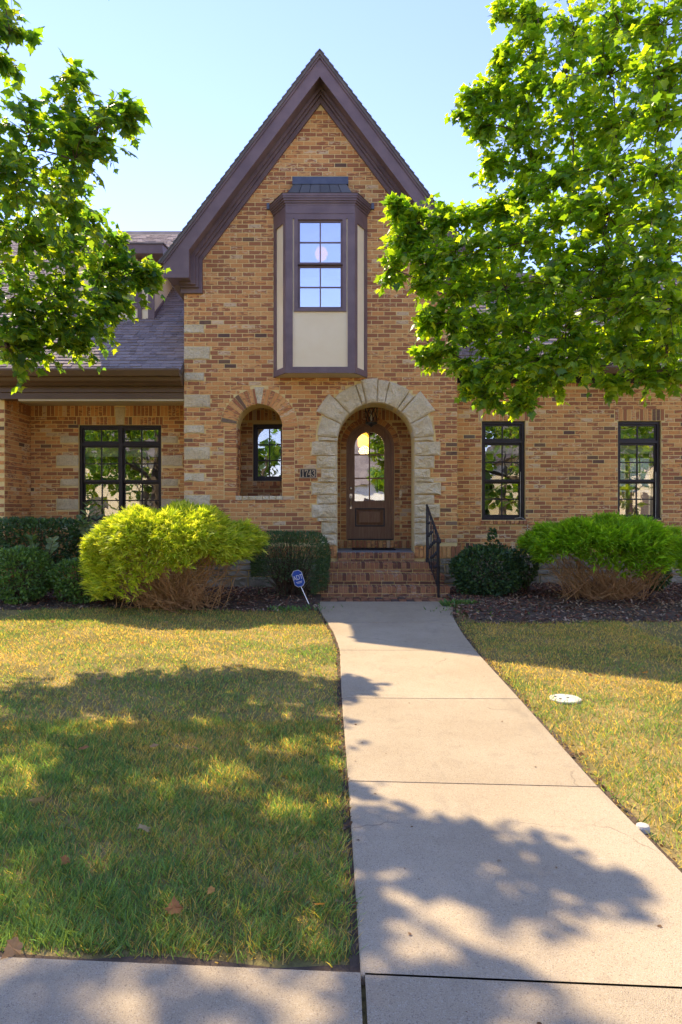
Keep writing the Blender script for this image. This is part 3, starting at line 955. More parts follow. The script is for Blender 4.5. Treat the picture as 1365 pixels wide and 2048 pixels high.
window(wx0, wx1, wz0, wz1, YF-.0265, [(wx0+.06, wx1-.06, zmid, wz1-.075, 2, 2, .006), (wx0+.06, wx1-.06, wz0+.045, zmid-.002, 2, 2, .03)], glass='glass_hi', mat='trim', depth=.10)
# bay cornice: stacked mouldings, wider as they rise
def ring(out): return [(bxl-out, YG+.01), (bxl-out, YG-.03), (fxl-out*.62, YF-out), (fxr+out*.62, YF-out), (bxr+out, YG-.03), (bxr+out, YG+.01)]
for k, (o_, za, zb) in enumerate(((.030, 6.33, 6.365), (.048, 6.365, 6.395), (.066, 6.395, 6.43), (.082, 6.43, 6.46), (.09, 6.46, 6.50))):
    MB().prism(ring(o_), za, zb, 'z').build('cornice_moulding', M['trim'], bay)
rf = MB(); rf.col = (.13, .125, .135, 1)
e0 = ring(.10); e1 = [(-1.0, YG+.01), (-1.0, YG-.03), (-.86, 11.12), (.18, 11.12), (.32, YG-.03), (.32, YG+.01)]
e2 = [(-.80, YG+.01), (-.80, YG-.02), (-.78, 11.25), (.09, 11.25), (.11, YG-.02), (.11, YG+.01)]
rf.add([(p[0], p[1], 6.502) for p in e0]+[(p[0], p[1], 6.59) for p in e1]+[(p[0], p[1], 6.80) for p in e2],
       [(i, i+1, 7+i, 6+i) for i in range(5)]+[(6+i, 7+i, 13+i, 12+i) for i in range(5)]+[(12,13,14,15,16,17), (5,4,3,2,1,0)])
br = rf.build('bay_roof', M['shingle'], bay, col=True)
for k in range(6):
    m_ = MB(); m_.col = (.13+.05*random.random(),)*3+(1,)
    u0, u1 = k/6+.006, (k+1)/6-.006
    p0 = (-.86+1.04*u0, 11.105, 6.595); p1 = (-.86+1.04*u1, 11.105, 6.595)
    q0 = (-.78+.87*u0, 11.238, 6.805); q1 = (-.78+.87*u1, 11.238, 6.805)
    m_.add([p0, p1, q1, q0]+[(p[0], p[1]+.012, p[2]-.006) for p in (p0, p1, q1, q0)], [(0,1,2,3), (0,4,5,1), (1,5,6,2), (3,2,6,7), (0,3,7,4)])
    m_.build('shingle', M['shingle'], bay, col=True)
MB().prism([(11.215, 6.79), (YG+.01, 6.79), (YG+.01, 6.93), (11.25, 6.93)], -.80, .12, 'x').build('roof_cap', M['lead'], bay)
for (a, b) in ((bxl-.13, bxl-.085), (bxr+.085, bxr+.13)): box('flashing', M['lead'], bay, a, b, YG-.05, YG+.0, 6.44, 6.54)

# ------------------------------------------------------------------ gable trim and roofs
AP = 8.72; YR = 10.95
def mirror(P): return [(2*XC-p[0], p[1]) for p in P]
bl_ = [(XC, AP), (XC-2.51, 5.39), (XC-2.51, 5.16), (XC-2.10, 5.16), (XC-2.10, 5.605), (XC, 8.39)]
fz = [(XC, 8.2), (-2.31, 5.59), (-2.31, 5.04), (-2.665, 5.04), (-2.665, 5.175), (-2.44, 5.175), (-2.44, 5.62), (XC, 8.42)]
m1 = [(XC, 8.30), (-2.36, 5.612), (-2.36, 5.12), (-2.665, 5.12), (-2.665, 5.18), (-2.46, 5.18), (-2.46, 5.64), (XC, 8.44)]
m2 = [(XC, 8.35), (-2.40, 5.62), (-2.40, 5.15), (-2.665, 5.15), (-2.665, 5.19), (-2.47, 5.19), (-2.47, 5.66), (XC, 8.46)]
for mir in (False, True):
    f_ = mirror if mir else (lambda P: P)
    MB().prism(f_(bl_), YR, YR+.035).build('rake_board', M['trim'], house)
    inner = [(XC, AP-.02), (XC-2.48, 5.40), (XC-2.48, 5.19), (XC-2.13, 5.19), (XC-2.13, 5.62), (XC, 8.42)]
    MB().prism(f_(inner), YR+.036, YG+.02).build('rake_soffit', M['trim'], house)
    MB().prism(f_(fz), YG-.055, YG+.01).build('frieze_board', M['trim'], house)
    MB().prism(f_(m1), YG-.11, YG-.056).build('crown_moulding', M['trim'], house)
    MB().prism(f_(m2), YG-.17, YG-.111).build('crown_moulding', M['trim'], house)
    # narrow strip at the top of the rake board
    st = [(XC, AP+.012), (XC-2.535, 5.385), (XC-2.49, 5.375), (XC, AP-.045)]
    MB().prism(f_(st), YR-.025, YR-.001).build('rake_strip', M['trim'], house)
    slab = [(XC, AP+.06), (XC-2.57, AP+.06-2.57*SL), (XC-2.52, AP-2.52*SL-.0), (XC, AP)]
    MB().prism(f_(slab), YR-.05, 18.6).build('gable_roof', M['grey_roof'], house)
    # stepped shingle ends along the rake
    sh = MB(); nS = 34
    for k in range(nS):
        s0 = k/nS*2.57; s1 = (k+1)/nS*2.57
        P = [(XC-s0, AP+.062-s0*SL), (XC-s1, AP+.062-s1*SL), (XC-s1, AP+.062-s1*SL+.032), (XC-s0, AP+.062-s0*SL+.010)]
        sh.col = (.15+.05*random.random(),)*3+(1,)
        sh.prism(f_(P), YR-.07, YR+1.0)
    sh.build('rake_shingles', M['shingle'], house, col=True)
    under = [(XC-2.40, AP-2.40*SL-.01), (XC-2.50, AP-2.50*SL-.01), (XC-2.50, 5.20), (XC-2.46, 5.16), (XC-2.26, 5.30), (XC-2.26, AP-2.26*SL-.03)]
    MB().prism(f_(under), YG+.021, 16.5).build('side_eave', M['trim'], house)
box('gable_side_wall', M['mortar'], house, XL, XL+.3, YG+WT, 18.3, .0, 5.42)
box('gable_side_wall', M['mortar'], house, XR-.3, XR, YG+WT, 18.3, .0, 5.42)
MB().prism([(XL, 0), (XR, 0), (XR, 5.42), (XC, 8.45), (XL, 5.42)], 18.3, 18.5).build('gable_back_wall', M['mortar'], house)
box('upper_floor', M['interior'], house, XL+.3, XR-.3, YG+WT, 18.3, 3.57, 3.70)

def slope_z(y, y0, z0, s): return z0+(y-y0)*s
def roof_plane(name, x0, x1, y0, z0, yr, s, back, cut_holes=None):
    zr = slope_z(yr, y0, z0, s)
    m_ = MB(); m_.col = (.14, .125, .125, 1)
    yb = yr+(yr-y0)*back; t_ = .10
    m_.prism([(y0, z0), (yr, zr), (yb, zr-(yb-yr)*s), (yb, zr-(yb-yr)*s-t_), (yr, zr-t_), (y0, z0-t_)], x0, x1, 'x')
    return m_.build(name, M['shingle'], house, col=True)
LS = .74; LY0, LZ0 = 11.2, 3.735; LYR = 18.0
lroof = roof_plane('wing_roof', -9.6, XL-.006, LY0, LZ0, LYR, LS, 1.0)
RS = .95; RY0, RZ0 = 11.55, 3.86
rroof = roof_plane('wing_roof', XR-.3, XE+.3, RY0, RZ0, 14.2, RS, 1.0)
# shingles
def shingle_geom(mb, x0, x1, y, z, s, exp, th):
    d = Vector((0, 1, s)).normalized(); n = Vector((0, -s, 1)).normalized()
    p = Vector((0, y, z))
    a = p + n*th; b = p + d*exp*1.06 + n*.003; c = p - n*.002
    mb.add([(x0, a.y, a.z), (x1, a.y, a.z), (x1, b.y, b.z), (x0, b.y, b.z), (x0, c.y, c.z), (x1, c.y, c.z)], [(0,1,2,3), (4,5,1,0), (4,0,3), (5,2,1)])
def sh_tone():
    v = random.uniform(.8, 1.25)
    return (.33*v, .26*v, .235*v, 1)
expo = .125
dl = Vector((0, 1, LS)).normalized()
allsh = []
for (xa, xb, y0, z0, s, nrow, ro, par) in ((-8.5, XL-.01, LY0, LZ0, LS, 66, lroof, 0), (XR, 6.8, RY0, RZ0, RS, 26, rroof, 1)):
    d = Vector((0, 1, s)).normalized()
    rest = MB()
    for r_ in range(nrow):
        y = y0-.02 + d.y*expo*r_; z = z0-.02*s + d.z*expo*r_
        x = xa + random.uniform(-.15, 0)
        while x < xb:
            wd = random.choice([.10, .13, .16, .19])
            x1 = min(x+wd, xb)
            th = random.choice([.009, .016, .02])
            if par == 0 and -4.9 < x and x1 < XL and r_ < 17 and x1-x > .05: allsh.append((x, x1, y, z, s, th))
            else:
                rest.col = sh_tone(); shingle_geom(rest, x+.002, x1-.002, y, z, s, expo, th)
            x = x1
    if par == 0:
        allsh.sort(key=lambda q: (round(q[2], 2), abs(q[0])))
        for q in allsh[300:]:
            rest.col = sh_tone(); shingle_geom(rest, q[0]+.002, q[1]-.002, q[2], q[3], q[4], expo, q[5])
        cache = {}
        for q in allsh[:300]:
            key = (round(q[1]-q[0], 2), q[5], random.randint(0, 5))
            if key not in cache:
                mb = MB(); mb.col = sh_tone(); h_ = key[0]/2
                shingle_geom(mb, -h_+.002, h_-.002, 0, 0, s, expo, q[5]); cache[key] = mb.mesh('shingle', M['shingle'], True)
            o = bpy.data.objects.new('shingle', cache[key]); o.location = ((q[0]+q[1])/2, q[2], q[3]); link(o, lroof)
    o = rest.build('shingles', M['shingle'], ro, col=True); o['kind'] = 'stuff'
zr = slope_z(LYR, LY0, LZ0, LS)
MB().prism([(LYR-.16, zr-.13), (LYR, zr+.04), (LYR+.16, zr-.13)], -9.6, XL+.2, 'x').build('ridge_cap', M['grey_roof'], lroof)

# left eave: gutter, mouldings, beam, porch ceiling
def prof(name, P, x0, x1, mat): return MB().prism(P, x0, x1, 'x').build(name, M[mat], house)
prof('gutter', [(11.06, 3.73), (11.06, 3.70), (11.085, 3.66), (11.11, 3.62), (11.19, 3.61), (11.19, 3.73), (11.175, 3.735), (11.17, 3.66), (11.12, 3.66), (11.085, 3.735)], -9.5, XL-.01, 'gutter')
prof('crown_moulding', [(11.19, 3.62), (11.22, 3.56), (11.28, 3.53), (11.32, 3.50), (11.32, 3.66), (11.19, 3.66)], -9.5, XL-.012, 'gutter')
prof('eave_soffit', [(11.32, 3.50), (11.50, 3.50), (11.50, 3.60), (11.32, 3.62)], -9.5, XL-.012, 'gutter')
prof('porch_beam', [(11.44, 3.41), (11.44, 3.50), (11.70, 3.50), (11.70, 3.30), (11.47, 3.30), (11.47, 3.40)], XP-.05, XL-.004, 'gutter')
prof('porch_beam', [(11.485, 3.27), (11.68, 3.27), (11.68, 3.30), (11.485, 3.30)], XP+.3, XL-.004, 'soffit')
box('porch_ceiling', M['soffit'], house, XP-.01, XL, 11.70, YP+.05, 3.36, 3.42)
# right eave
prof('gutter', [(11.42, 3.86), (11.42, 3.82), (11.45, 3.77), (11.47, 3.74), (11.55, 3.74), (11.55, 3.86)], XR+.005, XE, 'gutter')
prof('eave_soffit', [(11.55, 3.76), (11.55, 3.84), (12.02, 3.84), (12.02, 3.80)], XR+.005, XE, 'trim_dark')
prof('frieze_board', [(11.94, 3.66), (11.94, 3.80), (11.987, 3.80), (11.987, 3.66)], XR+.006, 6.7, 'trim_dark')

# dormer on the left roof
dY = 13.0; dx0, dx1 = -5.10, -3.57; dz0 = slope_z(dY, LY0, LZ0, LS); dzt = 6.22
dorm = MB().holed(rect(dx0, dx1, dz0-.06, dzt), [rect(-4.72, -3.87, dz0+.27, dzt-.35)], dY, dY+.12).build('dormer', M['stucco'], house)
for x_ in (dx1-.08, dx0): MB().prism([(dY+.12, dz0-.05), (dY+.12, dzt), (slope_z(dzt, LZ0, LY0, 1/LS), dzt)], x_, x_+.08, 'x').build('cheek_wall', M['stucco'], dorm)
for (a, b) in ((dx1-.10, dx1+.022), (-3.87, -3.79), (dx0-.022, dx0+.10), (-4.80, -4.72)): box('trim_board', M['trim'], dorm, a, b, dY-.02, dY+.0, dz0+.0, dzt)
box('trim_board', M['trim'], dorm, dx0, dx1, dY-.024, dY-.0202, dz0+.20, dz0+.26)
MB().prism([(dY-.0, dz0+.0), (dY+.10, dz0+.0), (dY+.75, dz0+.75*LS-.08), (dY+.75, dz0+.75*LS+.06), (dY, dz0+.12)], dx1, dx1+.022, 'x').build('trim_board', M['trim'], dorm)
for (a, b) in ((-4.72, -3.87),):
    window(a, b, dz0+.27, dzt-.35, dY+.02, [(a+.04, b-.04, dz0+.31, dzt-.39, 2, 2, 0)], glass='glass', mat='trim', parent=house, blinds=[(a+.05, b-.05, dz0+.3, dzt-.4, dY+.14)])
MB().prism([(dY-.28, dzt+.0), (dY-.28, dzt+.17), (dY+1.9, dzt+.42), (dY+1.9, dzt-.0)], dx0-.25, dx1+.25, 'x').build('dormer_roof', M['trim'], dorm)
MB().prism([(dY-.30, dzt+.172), (dY-.30, dzt+.20), (dY+2.0, dzt+.47), (dY+2.0, dzt+.435)], dx0-.27, dx1+.27, 'x').build('dormer_shingles', M['grey_roof'], dorm)

# rooms behind the glass
def room(x0, x1, y0, y1, z0, z1, mat, hole=None, nm='room'):
    m_ = MB(); t_ = .05
    m_.box(x0-t_, x0, y0, y1, z0, z1).box(x1, x1+t_, y0, y1, z0, z1).box(x0-t_, x1+t_, y0, y1+t_, z0-t_, z0).box(x0-t_, x1+t_, y0, y1+t_, z1, z1+t_)
    if hole: m_.holed(rect(x0-t_, x1+t_, z0, z1), [rect(*hole)], y1, y1+t_)
    else: m_.box(x0-t_, x1+t_, y1, y1+t_, z0, z1)
    return m_.build(nm, M[mat], house)
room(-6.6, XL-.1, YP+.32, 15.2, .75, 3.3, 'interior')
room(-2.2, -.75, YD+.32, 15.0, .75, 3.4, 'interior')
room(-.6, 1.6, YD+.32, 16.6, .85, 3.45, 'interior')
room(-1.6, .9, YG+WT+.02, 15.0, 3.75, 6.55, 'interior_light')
box('bay_reveal', M['interior_light'], house, -.84, .17, YG-.3, YG+WT, 6.30, 6.34)
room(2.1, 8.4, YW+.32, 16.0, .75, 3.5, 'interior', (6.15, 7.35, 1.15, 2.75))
box('back_wall', M['mortar'], house, XR, 6.1, 16.06, 16.3, 0, 3.9); box('back_wall', M['mortar'], house, 7.4, XE, 16.06, 16.3, 0, 3.9)
box('back_wall', M['mortar'], house, 6.1, 7.4, 16.06, 16.3, 0, 1.1); box('back_wall', M['mortar'], house, 6.1, 7.4, 16.06, 16.3, 2.8, 3.9)
window(6.15, 7.35, 1.15, 2.75, 16.05, [(6.2, 6.73, 1.2, 1.95, 2, 2, 0), (6.2, 6.73, 1.96, 2.7, 2, 2, 0), (6.77, 7.3, 1.2, 1.95, 2, 2, 0), (6.77, 7.3, 1.96, 2.7, 2, 2, 0)], mat='white', depth=.06)
box('end_wall', M['mortar'], house, XE-.02, XE+.2, YW, 16.3, 0, 3.9)
for xq in (-9.45,): box('end_wall', M['mortar'], house, xq, xq+.2, YP, 24.5, 0, 3.9)
box('back_wall', M['mortar'], house, -9.4, XL, 24.3, 24.5, 0, 3.9)

# ------------------------------------------------------------------ steps, rail, lantern, mat, plaque, sign
steps = thing('entry_steps', (.6, 10.7, .1), 'red brick entry steps with rowlock treads leading up to the arched door', 'steps')
treads = [(-.41, 1.66, 10.38, 10.72, .265), (-.35, 1.625, 10.69, 11.05, .420), (-.26, 1.56, 11.02, 11.36, .58), (-.06, 1.22, 11.31, 11.45, .726)]
zprev = .105
sv = {}
def step_brick(w_, d_, h_):
    key = (round(w_, 3), round(d_, 3), round(h_, 3), random.randint(0, 7))
    if key not in sv:
        mb = MB(); mb.col = (random.random(), random.random()**2*.6, random.random()**4*.4, random.random())
        c = .004; x, y, z = key[0]/2, key[1], key[2]
        mb.add([(-x, 0, 0), (x, 0, 0), (x, 0, z-c), (-x, 0, z-c), (-x+c, c, z), (x-c, c, z), (x-c, y, z), (-x+c, y, z), (-x, y, 0), (x, y, 0), (x, y, z-c), (-x, y, z-c)],
               [(0,1,2,3), (3,2,5,4), (4,5,6,7), (1,9,10,2), (8,0,3,11), (2,10,6,5), (11,3,4,7)])
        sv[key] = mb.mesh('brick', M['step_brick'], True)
    return sv[key]
for ti, (x0, x1, y0, y1, zt) in enumerate(treads):
    MB().box(x0+.01, x1-.01, y0+.012, y1+.02, zprev-.25, zt-.006).build('step', M['mortar'], steps)
    n = round((x1-x0)/.0735); d = (x1-x0)/n
    dep = y1-y0 if ti < 3 else .11
    for k in range(n):
        o = bpy.data.objects.new('brick', step_brick(d-.008, min(dep, .30), .098))
        o.location = (x0+(k+.5)*d, y0+random.uniform(-.002, .002), zt-.098+random.uniform(-.001, .001)); link(o, steps)
    nn = round((x1-x0)/.2055); d = (x1-x0)/nn
    h = zt-.098-zprev-.006
    offs = 0
    for k in range(nn):
        o = bpy.data.objects.new('brick', step_brick(d-.009, .08, max(h-.008, .03)))
        o.location = (x0+(k+.5)*d, y0+.006, zt-.098-.010-max(h-.008, .03)); link(o, steps)
    zprev = zt
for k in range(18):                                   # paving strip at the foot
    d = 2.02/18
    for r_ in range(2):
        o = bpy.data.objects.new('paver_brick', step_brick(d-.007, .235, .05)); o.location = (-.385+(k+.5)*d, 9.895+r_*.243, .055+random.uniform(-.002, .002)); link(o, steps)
MB().box(-.39, 1.64, 9.89, 10.4, -.05, .085).build('paver_bed', M['soil'], steps)

rail = thing('stair_handrail', (1.44, 10.7, .1), 'black wrought iron handrail on the right side of the brick steps', 'handrail')
pa, pb = Vector((1.40, 11.12, 0)), Vector((1.475, 10.33, 0))
za0, za1, zb0, zb1 = .58, 1.50, .105, .99
def bar(name, a, b, r_): return MB().tube([a, b], r_, 4).build(name, M['iron'], rail)
bar('post', (pa.x, pa.y, za0), (pa.x, pa.y, za1), .018); bar('post', (pb.x, pb.y, zb0), (pb.x, pb.y, zb1+.02), .020)
MB().tube([(pa.x, pa.y+.02, za1+.01), (pb.x, pb.y, zb1+.02), (pb.x+.012, pb.y-.05, zb1-.02), (pb.x+.012, pb.y-.06, zb1-.06)], .021, 8).build('top_rail', M['iron'], rail)
bar('bottom_rail', (pa.x, pa.y, za0+.10), (pb.x, pb.y, zb0+.12), .012)
MB().lathe((pb.x+.004, pb.y-.045, zb1-.03), [(.012, -.035), (.03, -.015), (.03, .015), (.012, .035)], 10).build('scroll_knob', M['iron'], rail)
for k in range(1, 7):
    t_ = k/7; p = pa.lerp(pb, t_)
    zl = (za0+.10)*(1-t_)+(zb0+.12)*t_; zu = za1*(1-t_)+zb1*t_
    bm_ = bar('baluster', (p.x, p.y, zl), (p.x, p.y, zu), .0085)
    for q in ((.25, .5, .75) if k % 2 else (.37, .63)):
        zc = zl+(zu-zl)*q
        MB().lathe((p.x, p.y, zc), [(.009, -.026), (.021, -.01), (.021, .01), (.009, .026)], 8).build('collar', M['iron'], bm_)

lan = thing('hanging_lantern', (X(743, 12.0), 12.0, 2.9), 'dark iron lattice lantern hanging inside the entrance arch', 'lantern')
lx, ly = X(743, 12.0), 12.0
ztop, zbot = 3.27, 2.96
MB().lathe((lx, ly, ztop), [(.06, 0), (.125, .005), (.13, .02), (.05, .06), (.02, .08), (.012, .23)], 12).build('cap', M['iron'], lan)
MB().lathe((lx, ly, zbot), [(.012, -.07), (.02, -.05), (.05, -.03), (.10, -.015), (.105, .012), (.09, .015)], 12).build('base', M['iron'], lan)
for k in range(8):
    for sgn in (1, -1):
        pts = []
        for j in range(7):
            a = 2*math.pi*k/8 + sgn*j/6*1.57; u = j/6
            r_ = .115*(1-u)+.092*u
            pts.append((lx+r_*math.cos(a), ly+r_*math.sin(a), ztop*(1-u)+zbot*u))
        MB().tube(pts, .0055, 4).build('lattice_bar', M['iron'], lan)
MB().lathe((lx, ly, zbot+.04), [(.016, 0), (.016, .12), (.008, .13), (.012, .15), (.003, .19)], 10).build('candle', M['blind'], lan)

mat_ = MB().box(.20, .96, 11.98, 12.42, .732, .75).build('doormat', M['rubber'])
tag(mat_, 'flat black doormat on the landing in front of the door', 'doormat')

def text_mesh(s_, size):
    cu = bpy.data.curves.new('txt', 'FONT'); cu.body = s_; cu.size = size; cu.align_x = 'CENTER'; cu.align_y = 'CENTER'; cu.extrude = .002
    ob = bpy.data.objects.new('txt', cu); COL.objects.link(ob)
    bpy.context.view_layer.update()
    me = bpy.data.meshes.new_from_object(ob.evaluated_get(bpy.context.evaluated_depsgraph_get()))
    bpy.data.objects.remove(ob)
    return me
plq = thing('house_number_plaque', (X(617, YG), YG, Z(947, YG)), 'small black number plaque reading 1743 beside the stone arch', 'plaque')
px0, px1, pz0, pz1 = X(600.5, YG), X(634, YG), Z(956.5, YG), Z(937.5, YG)
box('backing', M['plaque'], plq, px0+.004, px1-.004, YG-.032, YG-.011, pz0+.004, pz1-.004)
MB().holed(rect(px0, px1, pz0, pz1), [rect(px0+.012, px1-.012, pz0+.012, pz1-.012)], YG-.038, YG-.012).build('border', M['brass'], plq)
# numerals drawn with serifs
def stroke(mb, P, w_, y0, y1):
    for i in range(len(P)-1):
        a = Vector((P[i][0], P[i][1])); b = Vector((P[i+1][0], P[i+1][1])); d = (b-a).normalized(); n_ = Vector((-d.y, d.x))*w_/2
        a = a-d*w_*.25; b = b+d*w_*.25
        mb.prism([tuple(a-n_), tuple(b-n_), tuple(b+n_), tuple(a+n_)], y0-.0001*i, y1)
pcx, pcz = (px0+px1)/2, (pz0+pz1)/2; H = .105; Wd = .052
digs = {'1': [[(-.1, .35), (0.05, .5), (.05, -.5)], [(-.25, -.5), (.35, -.5)]],
        '7': [[(-.45, .3), (-.45, .5), (.45, .5), (.05, -.1), (-.05, -.5)]],
        '4': [[(.2, -.5), (.2, .5), (-.5, -.18), (.5, -.18)], [(-.05, -.5), (.45, -.5)]],
        '3': [[(-.42, .3), (-.2, .5), (.2, .5), (.38, .3), (.25, .1), (-.1, .04)], [(.1, .04), (.38, -.1), (.45, -.28), (.2, -.5), (-.2, -.5), (-.45, -.3)]]}
for i, ch in enumerate('1743'):
    mb = MB()
    for P in digs[ch]: stroke(mb, [(pcx+(i-1.5)*.060+p[0]*Wd*.9, pcz+p[1]*H) for p in P], .0135, YG-.037, YG-.031)
    mb.build('numeral', M['brass'], plq)

sgx, sgy = X(597, 9.55), 9.55
sgn_ = thing('yard_sign', (sgx+.1, sgy, .08), 'blue eight sided security yard sign with white ADT letters on leaning stake', 'sign')
Rs = Matrix.Translation((sgx, sgy, Z(1157, sgy))) @ Matrix.Rotation(R(17), 4, 'Y').inverted() @ Matrix.Rotation(R(-14), 4, 'Z')
def sput(ob):
    ob.data.transform(Rs); return ob
def octo(w_, h_, c): return [(-w_+c, -h_), (w_-c, -h_), (w_, -h_+c), (w_, h_-c), (w_-c, h_), (-w_+c, h_), (-w_, h_-c), (-w_, -h_+c)]
sput(MB().prism(octo(.077, .118, .040), -.002, .002).build('panel_edge', M['sign_white'], sgn_))
sput(MB().prism(octo(.071, .112, .038), -.0035, -.0021).build('panel', M['sign_blue'], sgn_))
me = text_mesh('ADT', .088); me.materials.clear(); me.materials.append(M['sign_white'])
me.transform(Matrix.Translation((0, -.0055, .012)) @ Matrix.Rotation(R(90), 4, 'X') @ Matrix.Diagonal((.82, 1.1, 1, 1)))
sput(link(bpy.data.objects.new('lettering', me), sgn_))
sput(MB().box(-.045, .045, -.0045, -.0034, -.052, -.044).box(-.036, .036, -.0045, -.0034, -.068, -.062).build('small_print', M['sign_white'], sgn_))
MB().tube([(sgx+.026, sgy+.006, Z(1170, sgy)), (X(620, sgy), sgy+.01, Z(1206, sgy)-.05)], .008, 6).build('stake', M['nickel'], sgn_)

# small things on the ground
vcx, vcy = X(1132.5, 5.1), 5.12
vc = thing('valve_cover', (vcx, vcy, float(zg(vcy))), 'round white utility valve cover set flush in the right lawn', 'cover')
MB().lathe((vcx, vcy, float(zg(vcy))), [(.116, .000), (.117, .012), (.112, .015), (.02, .017)], 28).build('lid', M['white'], vc)
for (dx, dy) in ((-.065, .035), (-.045, -.03), (.02, .0)):
    MB().lathe((vcx+dx, vcy+dy, float(zg(vcy))+.0155), [(.011, 0), (.011, .003)], 8).build('hole_disc', M['rubber'], vc)  # dark disc put in for the shade inside an open hole
cpx, cpy = X(1277, 3.05), 3.05
cap = thing('drain_cap', (cpx, cpy, 0), 'small white plastic pipe cap at the right edge of the walkway', 'pipe cap')
MB().lathe((cpx+.02, cpy, float(zg(cpy))), [(.030, -.02), (.030, .022), (.026, .032), (.012, .035)], 18).build('cap_top', M['white'], cap)
MB().lathe((cpx+.02, cpy, float(zg(cpy))), [(.022, -.05), (.022, .0)], 18).build('pipe_end', M['white'], cap)

# lit lamps seen through the glass
lp = thing('ceiling_lamp', (X(643, 12.6), 12.6, 6.1), 'glowing round ceiling lamp behind the bay window glass', 'lamp')
lx2 = X(643, 12.6); lz2 = Z(508, 12.6)
MB().lathe((lx2, 12.6, lz2), [(.03, -.12), (.09, -.09), (.125, 0), (.09, .09), (.03, .12)], 16).build('globe', M['lamp_glow'], lp, smooth=True)
MB().tube([(lx2, 12.6, lz2+.11), (lx2, 12.6, 6.56)], .01, 6).build('rod', M['nickel'], lp)
am = thing('hall_lantern', (X(727, 15.0), 15.0, 2.6), 'amber glass hall lantern glowing behind the upper left door pane', 'lamp')
ax, az = X(727, 15.0), Z(880, 15.0)
MB().lathe((ax, 15.0, az), [(.05, -.17), (.12, -.14), (.13, .05), (.10, .14), (.04, .17)], 12).build('shade', M['amber_glow'], am)
MB().tube([(ax, 15.0, az+.16), (ax, 15.0, 3.45)], .012, 6).build('rod', M['iron'], am)
ald = bpy.data.lights.new('hall_light', 'POINT'); ald.energy = 6; ald.color = (1, .6, .25); ald.shadow_soft_size = .12
alo = bpy.data.objects.new('hall_light', ald); alo.location = (ax, 14.75, az-.25); link(alo, am)

